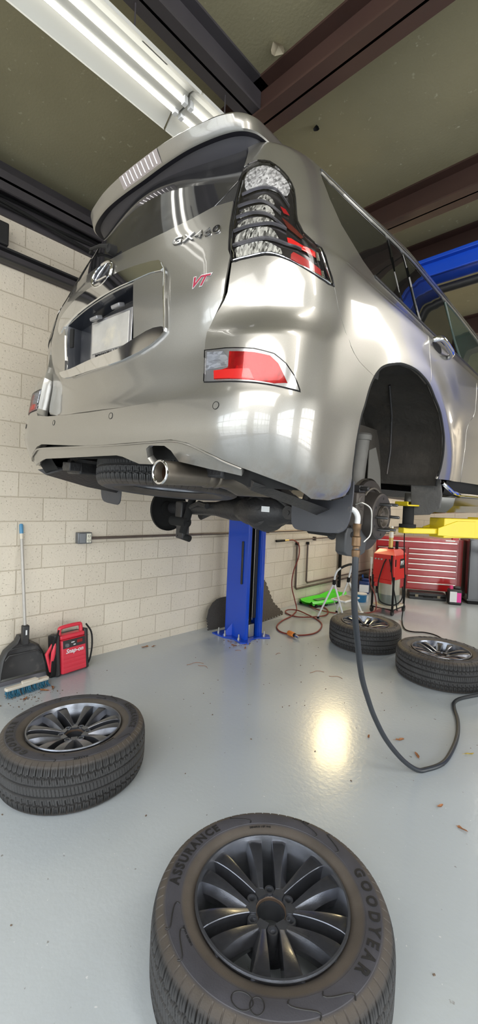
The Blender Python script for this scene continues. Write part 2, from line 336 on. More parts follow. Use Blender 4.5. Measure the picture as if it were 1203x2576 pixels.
# steel ledger above the block wall
led=MB().b2((WX-.25,YB,3.70),(WX+.02,YF,CEIL)).b2((WX,YB,3.86),(WX+.17,YF,3.88)).b2((WX+.15,YB,3.80),(WX+.17,YF,3.94))
struct('trim_1',led,M_dsteel)
def ibeam(y,z0,z1,w,x0,x1,along='x'):
    mb=MB(); t=.014
    for (a,b,c,d) in ((-w/2,w/2,z0,z0+t),(-w/2,w/2,z1-t,z1),(-t/2,t/2,z0,z1)):
        if along=='x': mb.b2((x0,y+a,c),(x1,y+b,d))
        else: mb.b2((y+a,x0,c),(y+b,x1,d))
    return mb
beams=[('nearest to the lights, running over the vehicle roof corner',1.98,.17,3.88),('second from the lights, beyond the roof rail',3.42,.17,3.88),('just in front of the blue overhead lift beam',4.20,.17,3.88),('behind the blue overhead lift beam',6.15,.20,3.84)]
for i,(d,y,w,z) in enumerate(beams):
    o=ibeam(y,z,CEIL,w,WX,XR).build('ceiling_beam',M_steel,None,False,0)
    tag(o,'brown steel ceiling beam '+d,'beam','steel beams across the ceiling')
o=ibeam(-1.83,3.90,CEIL,.13,YB,1.97,'y').build('ceiling_beam',M_dsteel,None,False,0)
tag(o,'dark steel ceiling beam running alongside the tube light fixture','beam')
# cables along the wall top
cb=MB()
for k,(dz,ph) in enumerate(((0,0),(.035,1.3),(.07,2.2))):
    cb=MB(); cb.tube([(WX+.06+.03*math.sin(y*1.7+ph),y,3.745+dz+.03*math.sin(y*2.3+ph*2)) for y in [YB+.2*i for i in range(40)]],.012,8)
    tag(cb.build('wall_cable',M_flat),('lowest','middle','topmost')[k]+' of the three black cables along the top of the block wall','cable','cables along the wall top')
# black rail on the wall, high at the left
t=thing('wall_rail','black steel rail fixed high along the left block wall','rail',(WX,0,3.38))
MB().b2((0,YB,-.05),(.05,7.2,.045)).build('rail_channel',M_dsteel,t,False)
MB().b2((.05,YB,-.05),(.10,7.2,-.035)).b2((.05,YB,.03),(.10,7.2,.045)).build('rail_flange',M_black,t,False)
MB().b2((0,.9,.05),(.12,1.12,.22)).build('rail_bracket',M_black,t,True,.01)
# conduit + outlet
t=thing('outlet_box','grey metal outlet box with a white receptacle on the block wall','outlet',(WX,1.845,1.145))
M_grey=mat('grey_metal',(.16,.17,.18),.4,.6,var=.2)
MB().b2((0,-.068,-.052),(.055,.068,.052)).build('housing',M_grey,t,True,.006)
MB().b2((.055,-.055,-.045),(.062,.005,.045)).build('cover_plate',M_grey,t,True,.003)
MB().b2((.055,.012,-.042),(.066,.055,.042)).build('receptacle',mat('ivory',(.68,.66,.55),.4),t,True,.003)
sl=MB()
for z in (-.02,.02):
    sl.b2((.066,.022,z-.008),(.067,.026,z+.008)).b2((.066,.04,z-.008),(.067,.044,z+.008)).b2((.066,.031,z-.016),(.067,.036,z-.011))
sl.build('socket_slot',M_flat,t,False)
M_pipe=mat('old_pipe',(.14,.11,.095),.5,.5,var=.4,vscale=12)
t=thing('wall_conduit','long thin brown conduit running level from the grey outlet box','conduit',(WX+.035,1.91,1.14))
MB().cyl((0,0,0),(0,7.3,-.01),.013).build('conduit_tube',M_pipe,t)
for y in (1.05,2.6,4.4): MB().b2((-.035,y-.012,-.022),(.018,y+.012,.022)).build('clamp',M_pipe,t,True,.003)
t=thing('air_pipe','thin dark air pipe with an outlet valve on the wall right of the blue post','pipe',(WX+.035,4.72,1.0))
MB().tube([(0,.16,0),(0,4.0,.01)],.010).build('pipe_run',M_pipe,t)
MB().cyl((0,-.02,0),(0,.17,0),.016).build('valve',M_flat,t)
MB().cyl((0,.17,0),(0,.27,.0),.011).build('hose_coupler',mat('brass',(.62,.42,.14),.3,.9),t)
MB().b2((-.035,.95,-.03),(.018,.98,.03)).build('clamp',M_pipe,t,True,.003)
t=thing('air_pipe','dark pipe turning at a corner near the floor, taller one by the red hose','pipe',(WX+.03,5.22,.25))
MB().tube([(0,0,.68),(0,0,.03),(0,.03,0),(0,3.8,.02)],.016).build('pipe_run',M_pipe,t); MB().cyl((0,0,.67),(0,0,.71),.026).build('pipe_cap',M_flat,t)
t=thing('air_pipe','dark pipe turning at a corner near the floor, inner one right of the red hose','pipe',(WX+.03,5.50,.315))
MB().tube([(0,0,.61),(0,0,.03),(0,.03,0),(0,3.6,.03)],.014).build('pipe_run',M_pipe,t); MB().cyl((0,0,.60),(0,0,.64),.024).build('pipe_cap',M_flat,t)
t=thing('wall_pipe','thick black vertical pipe on the wall behind the step stool','pipe',(WX+.04,6.49,.13))
MB().cyl((0,0,0),(0,0,1.55),.028).build('pipe_run',M_flat,t)
# ---------------------------------------------------------------- overhead tube light
M_tube=mat('lit_tube',(1,1,1),.4,emit=(1,.97,.90),estr=6.)
M_refl=mat('fixture_white',(.42,.42,.39),.4)
def tube_light(y0,y1,label):
    t=thing('tube_light',label,'light fixture',(-1.86,(y0+y1)/2,3.60),group='tube light fixtures end to end under the ceiling'); h=(y1-y0)/2
    r=MB(); pr=[(-.155,-.012),(-.158,.0),(-.095,.052),(-.055,.058),(-.025,.012),(.025,.012),(.055,.058),(.085,.052),(.15,.0),(.155,-.012),(.162,.0),(.09,.075),(-.10,.075),(-.166,.0)]
    r.add([(x,-h+.004,z) for x,z in pr]+[(x,h-.004,z) for x,z in pr],[(i,(i+1)%14,14+(i+1)%14,14+i) for i in range(14)]+[tuple(range(14)),tuple(range(14,28))])
    r.build('reflector',M_refl,t,False)
    for x in (-.038,.042):
        MB().cyl((x,-h+.03,.012),(x,h-.03,.012),.0125,n=16).build('lamp_tube',M_tube,t)
        for s in (-1,1): MB().b2((x-.014,s*(h-.018)-.012,-.004),(x+.014,s*(h-.018)+.012,.034)).build('lamp_holder',M_white,t,True,.002)
    for k in range(5):
        s=MB()
        y=-h+.25+k*(2*h-.5)/4
        s.add([(.098,y-.07,.043),(.110,y-.07,.0335),(.110,y+.07,.0335),(.098,y+.07,.043)],[(0,1,2,3)])
        o=s.build('vent_slot',M_flat,t,False); o.location=(0,0,-.003)
    for s_ in (-1,1): MB().cyl((0,s_*(h-.3),.075),(0,s_*(h-.3),CEIL-3.6),.004,n=8).build('hanger_rod',M_dsteel,t)
    return t
tube_light(-1.04,1.40,'white twin tube light fixture crossing the upper left corner of the ceiling')
tube_light(1.404,3.80,'white twin tube light fixture continuing behind the spoiler, farther section')
# flakes of coating hanging from the ceiling
for (x,y,z,s,l) in ((-1.585,1.837,CEIL-.02,.05,'white flake of peeling ceiling coating beside the brown beam'),(-1.208,1.79,CEIL-.02,.04,'tan flake of peeling coating at the top edge by the brown beam'),(-1.70,2.40,CEIL-.015,.022,'small dark broken clip on the ceiling above the roof corner')):
    mb=MB(); n=9; ring=[(s*(.6+.5*random.random())*math.cos(a),s*(.6+.5*random.random())*math.sin(a),-.02*random.random()) for a in [2*PI*i/n for i in range(n)]]
    mb.add(ring+[(0,0,.018)],[(i,(i+1)%n,n) for i in range(n)])
    o=mb.build('ceiling_flake',M_flat if 'dark' in l else mat('flake',(.55,.48,.34),.8),None,False); o.location=(x,y,z); tag(o,l,'flake')
# ---------------------------------------------------------------- two-post lift
def lift_post(x,y,rz,label,arm_side=True):
    t=thing('lift_post',label,'lift post',(x,y,0),rz,group='blue posts of the two post vehicle lift')
    # opening faces local +X ; depth .36 (x) , width .27 (y)
    t_=.012; c=MB()
    c.b2((-.17,-.135,.012),(-.158,.135,3.415)).b2((-.158,-.135,.012),(.17,-.123,3.415)).b2((-.158,.123,.012),(.17,.135,3.415))
    c.b2((.158,-.123,.012),(.17,-.085,3.415)).b2((.158,.085,.012),(.17,.123,3.415)).b2((.10,-.09,.012),(.158,-.078,3.415)).b2((.10,.078,.012),(.158,.09,3.415))
    c.build('column',M_blue,t,True,.004)
    MB().b2((.02,-.085,.02),(.035,.085,3.40)).build('carriage_back',M_flat,t,False)
    MB().b2((.035,-.074,.22),(.12,-.03,3.40)).b2((.035,.03,.22),(.12,.074,3.40)).build('slide_block',M_black,t,True,.004)
    for yy in (-.026,.028): MB().cyl((.105,yy,.2),(.105,yy,3.40),.0035,n=8).build('lift_cable',M_bolt,t)
    MB().b2((.0,-.04,.015),(.13,.045,.16)).build('cylinder_foot',M_bolt,t,True,.004)
    MB().b2((.075,-.150,.62),(.102,-.135,1.10)).build('rubber_strip',M_black,t,True,.006)
    MB().b2((-.20,-.05,.85),(-.17,.03,1.0)).build('lock_box',M_black,t,True,.004)
    b=MB().prism([(-.26,-.25),(-.05,-.25),(.05,-.20),(.20,-.23),(.27,-.17),(.19,-.05),(.19,.05),(.27,.17),(.20,.23),(.05,.2),(-.05,.25),(-.26,.25)],0,.014)
    for s in(-1,1): b.add([(-.16,s*.135,.014),(-.04,s*.135,.014),(-.04,s*.135,.16),(-.10,s*.235,.014)],[(0,1,2),(0,2,3),(1,2,3),(0,1,3)])
    b.build('base_plate',M_blue,t,True,.003)
    for bx,by in ((-.20,-.2),(-.08,-.21),(.12,-.18),(.2,.14),(-.2,.2),(.0,.18)):
        m_=MB().cyl((bx,by,.014),(bx,by,.034),.016,n=6).cyl((bx,by,.03),(bx,by,.075),.008,n=10); m_.build('anchor_bolt',M_bolt,t)
    return t
lift_post(-3.24,3.58,math.radians(-4),'blue lift post bolted to the floor by the block wall')
P2_=lift_post(-.28,3.55,math.radians(184),'blue lift post on the right side of the lifted vehicle')
t=thing('overhead_beam','blue overhead lift beam with a black padded bar beneath it','lift beam',(-1.75,3.52,3.42))
MB().b2((-1.6,-.015,.0),(1.6,.015,.13)).b2((-1.6,-.055,.10),(1.6,.055,.13)).b2((-1.6,.0,.0),(1.6,.16,.01)).build('beam',M_blue,t,True,.004)
MB().cyl((-1.45,.17,-.045),(1.45,.17,-.045),.034).build('padded_bar',M_black,t)
for x in (-1.4,1.4): MB().b2((x-.02,.1,-.05),(x+.02,.18,.01)).build('bracket',M_bolt,t,True,.003)
# yellow lift arm reaching to the rear lifting point
A=Vector((-.42,3.40,1.44)); B=Vector((-.93,2.36,1.43)); d=(B-A); Ld=d.length; an=math.atan2(d.y,d.x)
def sub(name,loc,rz,par):
    o=bpy.data.objects.new(name,None); COL.objects.link(o); o.parent=par; Pm=Matrix.Translation(par.location)@Matrix.Rotation(par.rotation_euler.z,4,'Z'); o.matrix_basis=Pm.inverted()@Matrix.Translation(loc)@Matrix.Rotation(rz,4,'Z'); return o
t=thing('lift_arm','yellow steel lift arm reaching under the silver vehicle','lift arm',A,an)
MB().b2((0,-.07,-.065),(Ld*.55,.07,.065)).build('outer_arm',M_yellow,t,True,.005)
MB().b2((Ld*.5,-.055,-.056),(Ld*.82,.055,.056)).prism([(Ld*.78,-.052),(Ld*.78,.052),(Ld*.97,.04),(Ld*1.04,.022),(Ld*1.04,-.022),(Ld*.97,-.04)],-.035,-.004).build('inner_arm',M_yellow,t,True,.004)
g=MB().prism([(Ld*.62,-.055),(Ld*.86,-.042),(Ld*.86,.0),(Ld*.74,.042),(Ld*.62,.042)],.0525,.060,Matrix.Rotation(PI/2,4,'X')).prism([(Ld*.62,-.055),(Ld*.86,-.042),(Ld*.86,.0),(Ld*.74,.042),(Ld*.62,.042)],-.060,-.0525,Matrix.Rotation(PI/2,4,'X'))
g.build('gusset_plate',M_yellow,t,True,.002)
MB().cyl((Ld,0,-.035),(Ld,0,.115),.030).cyl((Ld+.003,.0,-.004),(Ld+.003,0,.015),.045).build('pad_adapter',M_flat,t)
MB().b2((Ld-.05,-.05,.115),(Ld+.055,.05,.124)).b2((Ld-.05,-.05,.115),(Ld-.042,.05,.14)).b2((Ld+.047,-.05,.115),(Ld+.055,.05,.14)).build('saddle_pad',M_yellow,t,True,.003)
# second arm of that post, swung forward under the sill
A2=Vector((-.42,3.68,1.44)); B2=Vector((-1.05,4.9,1.43)); d=(B2-A2); L2=d.length
t=thing('lift_arm','yellow lift arm swung forward under the vehicle front','lift arm',A2,math.atan2(d.y,d.x))
MB().b2((0,-.07,-.055),(L2*.6,.07,.055)).build('outer_arm',M_yellow,t,True,.005)
MB().b2((L2*.55,-.05,-.042),(L2,.05,.042)).build('inner_arm',M_yellow,t,True,.004)
MB().cyl((L2-.04,0,-.04),(L2-.04,0,.13),.03).build('pad_adapter',M_flat,t)
MB().cyl((L2-.04,0,.13),(L2-.04,0,.145),.055).build('saddle_pad',M_flat,t)
# ---------------------------------------------------------------- wheels lying on the floor
def sidez(r):
    T=[(.245,.236),(.258,.248),(.275,.257),(.300,.264),(.330,.266),(.352,.262),(.368,.253),(.380,.243),(.386,.232)]
    return lerp_tab(T,r)
def make_tire():
    low=[(.230,.035),(.246,.030),(.258,.018),(.275,.009),(.300,.002),(.330,.0),(.352,.004),(.368,.012)]
    prof=[(r,z,0) for r,z in low]
    nt=46; z0,z1=.020,.246
    for i in range(nt):
        z=z0+(z1-z0)*i/(nt-1); q=(z-.133)/.113; prof.append((.3880-.0125*abs(q)**5-.0015*q*q,z,1))
    for r in (.3725,.366,.360,.352,.3475,.346,.3445,.330,.315,.302,.2985,.297,.2955,.285,.275,.266,.258,.2535,.250):
        z=sidez(r)
        if .2985<=r<=.3455: z+=.0012
        prof.append((r,z,2))
    prof+=[(.247,.238,0),(.240,.230,0)]
    NP=70; S_=16; N=NP*S_; vs=[]; k=len(prof)
    def tri(x): x=x%1; return abs(2*x-1)
    for i in range(N):
        a=2*PI*i/N; ca,sa=math.cos(a),math.sin(a); ph=(i%S_)/S_; p=i//S_
        for r,z,kd in prof:
            if kd==1:
                q=(z-.133)/.113; zz=.018*(1 if ph<.5 else -1)*(1 if p%2 else 1); h=0.
                aq=abs(q)
                if abs(aq-.60+zz*.9)<.035: h=.007
                elif abs(aq-.215)<.035: h=.007
                elif aq>.62:
                    pp=(ph+(.3 if q>0 else 0))%1
                    if pp<.13: h=.006
                    elif .40<=pp<.47 and aq<.93: h=.0025
                    elif .66<=pp<.73 and aq>.72: h=.0025
                elif .25<aq<.57:
                    pp=(ph+aq*.7*(1 if q>0 else -1)+(0 if q>0 else .5))%1
                    if pp<.12 and aq>.36: h=.0055
                    elif .33<=pp<.40 or .64<=pp<.71: h=.0022
                elif aq<.18:
                    pp=(ph*2+q*1.2)%1
                    if pp<.16: h=.003
                r-=h*1.25*(1 if aq<.9 else max(.35,(1-aq)/.1))
            elif kd==2 and r>.359:
                pp=(ph+.3)%1
                if pp<.13: r-=.003; z-=.002
            vs.append((r*ca,r*sa,z))
    fs=[]
    for i in range(N):
        i2=(i+1)%N
        for j in range(k-1): fs.append((i*k+j,i2*k+j,i2*k+j+1,i*k+j+1))
    mb=MB(); mb.v=vs; mb.f=fs; return mb
M_alloy=mat('gunmetal_alloy',(.17,.18,.205),.26,.8,var=.25,vscale=30,bump=.05,bscale=300,coat=.3)
M_alloyf=mat('alloy_face',(.11,.116,.135),.27,.8,var=.3,vscale=60,bump=.05,bscale=300,coat=.5,coat_r=.12)
M_letter=mat('tire_lettering',(.012,.012,.013),.55)
M_rust=mat('hub_bore_rust',(.10,.07,.05),.6,.4,var=.3)
def bend_text(par,txt,size,th0,rm,extr=.0012,off=.0,spacing=1.05,dz=.0012):
    vs,fs=text_geo(txt,size,extr,off,spacing=spacing)
    out=[]
    for x,y,z in vs:
        a=th0-x/rm; r=rm+y; out.append((r*math.cos(a),r*math.sin(a),sidez(r)+dz+z))
    MB().add(out,fs).build('raised_lettering',M_letter,par,True)
def make_wheel():
    t=thing('car_wheel','x','wheel')
    ti=make_tire().build('tire',M_tire,t,True,0,28)
    D=math.radians
    bend_text(ti,'GOODYEAR',.047,D(-14),.322,off=.0016,spacing=1.62,dz=.0016)
    bend_text(ti,'ASSURANCE',.045,D(152),.322,off=.0014,spacing=1.25,dz=.0016)
    bend_text(ti,'MAXLIFE',.016,D(66),.345,spacing=1.1)
    bend_text(ti,'265/60R18 110T M+S',.009,D(95),.283); bend_text(ti,'TUBELESS RADIAL',.008,D(210),.30)
    fl_=[]; D=math.radians
    # flourish stripes that end the two lettering bands, and the oval ornament
    for c in (40,58,-62,-80,108,196,212):
        pts=[(.300+.052*s_,D(c)+.20*(s_-.5)**1-.06*math.sin(s_*PI*2)) for s_ in [i/10 for i in range(11)]]
        fl_.append(MB().tube([(r*math.cos(a),r*math.sin(a),sidez(r)+.0012) for r,a in pts],.0022,6))
    for (c,rr) in ((-108,.028),(-101,.018)):
        fl_.append(MB().tube([((.322+.02*math.sin(w))*math.cos(D(c)+rr*3.2*math.cos(w)),(.322+.02*math.sin(w))*math.sin(D(c)+rr*3.2*math.cos(w)),sidez(.322+.02*math.sin(w))+.001) for w in [2*PI*i/24 for i in range(24)]],.0018,6,closed=True))
    for q in fl_: q.build('sidewall_ornament',M_letter,ti)
    # rim barrel
    rim=MB().lathe([(.247,.240),(.2525,.2525),(.2500,.2575),(.2440,.2575),(.2415,.250),(.2380,.236),(.232,.215),(.224,.19),(.219,.10),(.222,.04),(.236,.022),(.246,.018),(.250,.026),(.244,.034),(.231,.048),(.229,.10),(.232,.19),(.240,.228)],n=96,closed=True)
    rim.build('rim_barrel',M_alloy,t,True,0,30)
    # spokes
    def arm(sd):
        rows=[]; S_=12
        for i in range(S_+1):
            s=i/S_; r=.070+s*(.2405-.070)
            off=(.029+.014*s+.005*s*s)*sd; w=.0085+.0205*s**1.25
            z=.212+.032*math.sin(min(1,s*1.15)*PI/2)**1.0-.0*s
            if s>.95: z-=.003*(s-.95)/.05
            inn=(off-sd*w); out=(off+sd*w)
            # inner wall, top inner edge, crest, outer edge, outer skirt
            row=[(r,inn-sd*.003,z-.055),(r,inn,z-.002),(r,inn+sd*.0015,z),(r,off+sd*w*.45,z+.0025*s),(r,out-sd*.001,z-.001),(r,out+sd*(.007+.015*(1-s)),z-.030),(r,out+sd*.005,z-.058)]
            rows.append([Vector(p) for p in row])
        mb=MB().grid(rows)
        n=len(rows[0])
        mb.f.append(tuple(range(n))); mb.f.append(tuple(len(rows)*n-n+i for i in range(n)))
        for i in range(S_): mb.f.append((i*n,(i+1)*n,(i+1)*n+n-1,i*n+n-1))
        return mb
    pro={sd:arm(sd).build('spoke',M_alloyf,t,True,0,18) for sd in (-1,1)}
    for k in range(6):
        a=PI/2+k*PI/3+math.radians(0)
        for sd in (-1,1):
            o=pro[sd] if k==0 else pro[sd].copy()
            if k: COL.objects.link(o); o.parent=t
            o.rotation_euler=(0,0,a)
    hub=MB().lathe([(.050,.12),(.050,.196),(.053,.200),(.066,.200),(.070,.193),(.074,.17),(.080,.16),(.086,.10)],n=48,closed=True)
    for k in range(6):
        a=PI/2+k*PI/3; c=Vector((.0700*math.cos(a),.0700*math.sin(a),0))
        hub.lathe([(.0085,.13),(.0085,.199),(.011,.2075),(.0165,.2075),(.018,.203),(.018,.13)],Matrix.Translation(c),n=20,closed=True)
        b=a+PI/6; hub.box((.066*math.cos(b),.066*math.sin(b),.188),(.034,.034,.046),b)
    hub.build('hub_center',M_alloy,t,True,0,30)
    MB().lathe([(.0475,.190),(.0475,.199),(.0505,.201),(.0505,.190)],n=48,closed=True).build('center_bore',M_rust,t)
    a=math.radians(202)
    MB().tube([(.222*math.cos(a),.222*math.sin(a),.20),(.207*math.cos(a),.207*math.sin(a),.222),(.203*math.cos(a),.203*math.sin(a),.240)],[.0055,.0045,.0045],10).build('valve_stem',M_bolt,t)
    return t
WH=[(.1596,1.3536,math.degrees(WY)+0,'large grey alloy wheel with tire lying flat nearest the camera'),(-.8713,2.3324,math.degrees(WY)-130,'alloy wheel with dusty tire lying flat below the dustpan at left'),
    (1.4647,4.6958,math.degrees(WY)+200,'alloy wheel with tire lying flat in front of the white step stool'),(1.9173,3.8622,math.degrees(WY)+85,'alloy wheel with tire lying flat below the yellow lift arm at right')]
w0=make_wheel()
for i,(x,y,rz,l) in enumerate(WH):
    w=w0 if i==0 else copy_tree(w0)
    X,Y=room(x,y); w.location=(X,Y,0); w.rotation_euler=(0,0,math.radians(rz)); w['label']=l; w['group']='wheels taken off the silver vehicle'
# ---------------------------------------------------------------- the lifted vehicle
YAWC=.7298-WY; RLC,PTC=-.043,.0133
def car_matrix():
    s,c=math.sin(YAWC),math.cos(YAWC)
    R=Vector((c,-s,0)); Fw=Vector((s,c,0)); U=Vector((0,0,1))
    F2=Fw*math.cos(PTC)+U*math.sin(PTC); U2=U*math.cos(PTC)-Fw*math.sin(PTC)
    R2=R*math.cos(RLC)+U2*math.sin(RLC); U3=U2*math.cos(RLC)-R*math.sin(RLC)
    x,y=room(-.6555,1.7683)
    return Matrix(((R2.x,F2.x,U3.x,x),(R2.y,F2.y,U3.y,y),(R2.z,F2.z,U3.z,1.1869),(0,0,0,1)))
CM=car_matrix()
car=thing('suv','silver SUV raised on the blue lift with its wheels off, seen from behind','car',M=CM)
M_glass=mat('tinted_glass',(.006,.0065,.006),.03,spec=.45)
M_glassf=mat('front_door_glass',(.03,.05,.04),.03)
M_rglass=mat('dusty_rear_glass',(.02,.02,.022),.06,var=.4,vscale=14,coat=.4,coat_r=.03,dirt=(.07,.07,.07),dirt_amt=.1,dscale=9)
M_under=mat('underbody',(.030,.029,.030),.45,.2,var=.5,vscale=12,bump=.3,bscale=60,dirt=(.06,.045,.035),dirt_amt=.25)
M_liner=mat('wheel_liner',(.033,.029,.024),.85,var=.35,vscale=6,bump=.6,bscale=30,dirt=(.055,.043,.032),dirt_amt=.4)
M_flap=mat('mud_flap_rubber',(.045,.047,.056),.5,var=.2,dirt=(.11,.10,.09),dirt_amt=.08,dscale=40)
M_redl=m_facet('red_lens',(.50,.008,.010),70,.3,.15,lo=.45,bump=.4)
M_redb=mat('bright_red_lens',(.62,.020,.018),.25,coat=.6)
M_fac=m_facet('lamp_facets',(.9,.89,.83),170,.35,.15,(1,1,.33),lo=.04)
M_bowl=m_facet('clear_bowl_facets',(.95,.95,.97),120,.3,.12,(1.3,1.3,.4),lo=.22)
M_lamph=mat('lamp_housing',(.045,.042,.045),.15,.7)
M_louv=mat('lamp_louver',(.26,.26,.30),.2,.7)
M_lens=m_clear('clear_lens',(.97,.97,.97),.01,1.38,.7)
M_smoke=m_clear('smoked_lens',(.80,.78,.76),.01,1.5)
def mu(u):
    a=abs(u); m=a*.68 if a<=1 else (.68+(a-1)*.40 if a<=2 else 1.08+(a-2)); return m if u>=0 else -m
def mi(m):
    a=abs(m); u=a/.68 if a<=.68 else (1+(a-.68)/.40 if a<=1.08 else 2+(a-1.08)); return u if m>=0 else -u
def SV(u,z,off=0.):
    p=Vector(S(u,z))
    if off==0: return p
    return p+SN(u,z)*off
def SN(u,z):
    e=2e-3; a=Vector(S(u+e,z))-Vector(S(u-e,z)); b=Vector(S(u,z+e))-Vector(S(u,z-e))
    n=a.cross(b); 
    return n.normalized() if n.length>0 else Vector((0,-1,0))
def dens(poly,step=.02,rnd=False):
    out=[]
    n=len(poly)
    for i in range(n):
        a,b=poly[i],poly[(i+1)%n]; L=math.dist(a,b); k=max(1,int(L/step))
        for j in range(k): t=j/k; out.append((a[0]+(b[0]-a[0])*t,a[1]+(b[1]-a[1])*t))
    return out
def rounded(poly,it=2):
    for _ in range(it):
        o=[];n=len(poly)
        for i in range(n):
            a,b=poly[i],poly[(i+1)%n]; o+=[(a[0]*.78+b[0]*.22,a[1]*.78+b[1]*.22),(a[0]*.22+b[0]*.78,a[1]*.22+b[1]*.78)]
        poly=o
    return poly
def area(p): return sum(p[i][0]*p[(i+1)%len(p)][1]-p[(i+1)%len(p)][0]*p[i][1] for i in range(len(p)))/2
def inset(p,d):
    if area(p)<0: p=p[::-1]
    n=len(p); o=[]
    for i in range(n):
        a,b,c=p[i-1],p[i],p[(i+1)%n]
        e1=Vector((b[0]-a[0],b[1]-a[1])); e2=Vector((c[0]-b[0],c[1]-b[1]))
        if e1.length<1e-9 or e2.length<1e-9: o.append(b); continue
        e1.normalize(); e2.normalize(); n1=Vector((-e1.y,e1.x)); n2=Vector((-e2.y,e2.x)); m=n1+n2
        if m.length<.3: m=n1
        m=m/max(.5,m.length_squared)*2 if m.length_squared>0 else n1
        o.append((b[0]+m.x*d*.5*1.0,b[1]+m.y*d*.5*1.0))
    return o
def pip(x,y,P):
    c=False;n=len(P);j=n-1
    for i in range(n):
        if (P[i][1]>y)!=(P[j][1]>y) and x<(P[j][0]-P[i][0])*(y-P[i][1])/(P[j][1]-P[i][1])+P[i][0]: c=not c
        j=i
    return c
def panel(name,poly,m,parent,off=0.,thick=.012,gap=.0015,holes=(),rnd=0,gs=.028,flip=False,dome=0.,edge=.0):
    P=[(mu(u),z) for u,z in poly]
    if rnd: P=rounded(P,rnd)
    P=inset(dens(P,gs*.8),gap) if gap else dens(P,gs*.8)
    if area(P)<0: P=P[::-1]
    H=[dens([(mu(u),z) for u,z in h],gs*.8) for h in holes]
    vs=[Vector(p) for p in P]; edges=[(i,(i+1)%len(P)) for i in range(len(P))]
    loops=[list(range(len(P)))]
    for h in H:
        if area(h)>0: h=h[::-1]
        o=len(vs); vs+=[Vector(p) for p in h]; edges+=[(o+i,o+(i+1)%len(h)) for i in range(len(h))]; loops.append([o+i for i in range(len(h))])
    nb=len(vs)
    x0=min(p[0] for p in P);x1=max(p[0] for p in P);y0=min(p[1] for p in P);y1=max(p[1] for p in P)
    bl=[v.copy() for v in vs]
    cell={}
    for v in bl: cell.setdefault((int(v.x//gs),int(v.y//gs)),[]).append(v)
    x=math.floor(x0/gs)*gs
    while x<x1:
        y=math.floor(y0/gs)*gs
        while y<y1:
            if pip(x,y,P) and not any(pip(x,y,h) for h in H):
                ci,cj=int(x//gs),int(y//gs); ok=True
                for a in(-1,0,1):
                    for b in(-1,0,1):
                        for v in cell.get((ci+a,cj+b),()):
                            if (v.x-x)**2+(v.y-y)**2<(gs*.45)**2: ok=False
                if ok: vs.append(Vector((x,y)))
            y+=gs
        x+=gs
    rv,re,rf,ov,oe,of=delaunay_2d_cdt(vs,edges,[],0,1e-6)
    faces=[]
    for f in rf:
        cx=sum(rv[i].x for i in f)/len(f); cy=sum(rv[i].y for i in f)/len(f)
        if pip(cx,cy,P) and not any(pip(cx,cy,h) for h in H): faces.append(tuple(f))
    sg=-1 if flip else 1
    pos=[];nor=[]
    for v in rv:
        u=mi(v.x)*sg; n=SN(u,v.y); o_=off
        pos.append(Vector(S(u,v.y))+n*o_); nor.append(n)
    # orientation
    F=[]
    for f in faces:
        a,b,c=pos[f[0]],pos[f[1]],pos[f[2]]; nn=(b-a).cross(c-a)
        F.append(f if nn.dot(nor[f[0]])>0 else f[::-1])
    # rim
    if thick>0:
        cnt={}
        for f in F:
            for i in range(len(f)):
                a,b=f[i],f[(i+1)%len(f)]; k=(min(a,b),max(a,b)); cnt.setdefault(k,[]).append((a,b))
        mp={}
        for k,l in cnt.items():
            if len(l)==1:
                a,b=l[0]; t=(pos[b]-pos[a]); 
                if t.length<1e-9: continue
                t.normalize(); sn=t.cross(nor[a]).normalized(); ids=[]
                for q in (a,b):
                    for dep in (0,thick):
                        pos.append(pos[q]-nor[q]*dep); nor.append(sn if dep else (sn+nor[q]*.6).normalized()); ids.append(len(pos)-1)
                F.append((ids[0],ids[1],ids[3],ids[2]))
    me=bpy.data.meshes.new(name); me.from_pydata([tuple(p) for p in pos],[],F); me.polygons.foreach_set('use_smooth',[True]*len(me.polygons))
    me.materials.append(m); me.update()
    if me.polygons and len(me.vertices)==len(nor): me.normals_split_custom_set_from_vertices([tuple(n) for n in nor])
    o=bpy.data.objects.new(name,me); COL.objects.link(o); o.parent=parent
    return o
def strip(name,pts,r,m,parent,off=.006,flip=False,closed=False,n=8,k=6):
    sg=-1 if flip else 1
    P=smooth_path([(mu(u),z,0) for u,z in pts],k,closed)
    path=[SV(mi(p.x)*sg,p.y,off) for p in P]
    return MB().tube(path,r,n,closed=closed).build(name,m,parent)
# ---- backing shell, roof, front end
def shell():
    us=[-6.2+.1*i for i in range(43)]+[-1.9+.1*i for i in range(39)]+[2+.1*i for i in range(43)]
    zs=[.42+.05*i for i in range(28)]
    mb=MB(); idx={}
    for i,u in enumerate(us):
        for j,z in enumerate(zs):
            idx[i,j]=len(mb.v); z_=min(z,1.775)
            mb.v.append(tuple(SV(u,z_,-.022-.055*sstep(1.35,1.05,abs(u)))))
    for i in range(len(us)-1):
        for j in range(len(zs)-1):
            um=(us[i]+us[i+1])/2; zm=(zs[j]+zs[j+1])/2; Y=S(um,zm)[1]; X=abs(S(um,zm)[0])
            if abs(um)>1.9 and (((Y-1.04)/.60)**2+((zm-.46)/.58)**2<1 or ((Y-3.86)/.56)**2+((zm-.46)/.56)**2<1): continue
            if abs(um)>4.6 and zm>1.15: continue
            if abs(um)<1.2 and 1.18>zm>.88: continue   # room for the plate recess
            if abs(um)<1.0 and zm<.58: continue
            mb.f.append((idx[i,j],idx[i+1,j],idx[i+1,j+1],idx[i,j+1]))
    return mb
shell().build('inner_body_shell',M_flat,car,True,recalc=False)
rows=[]
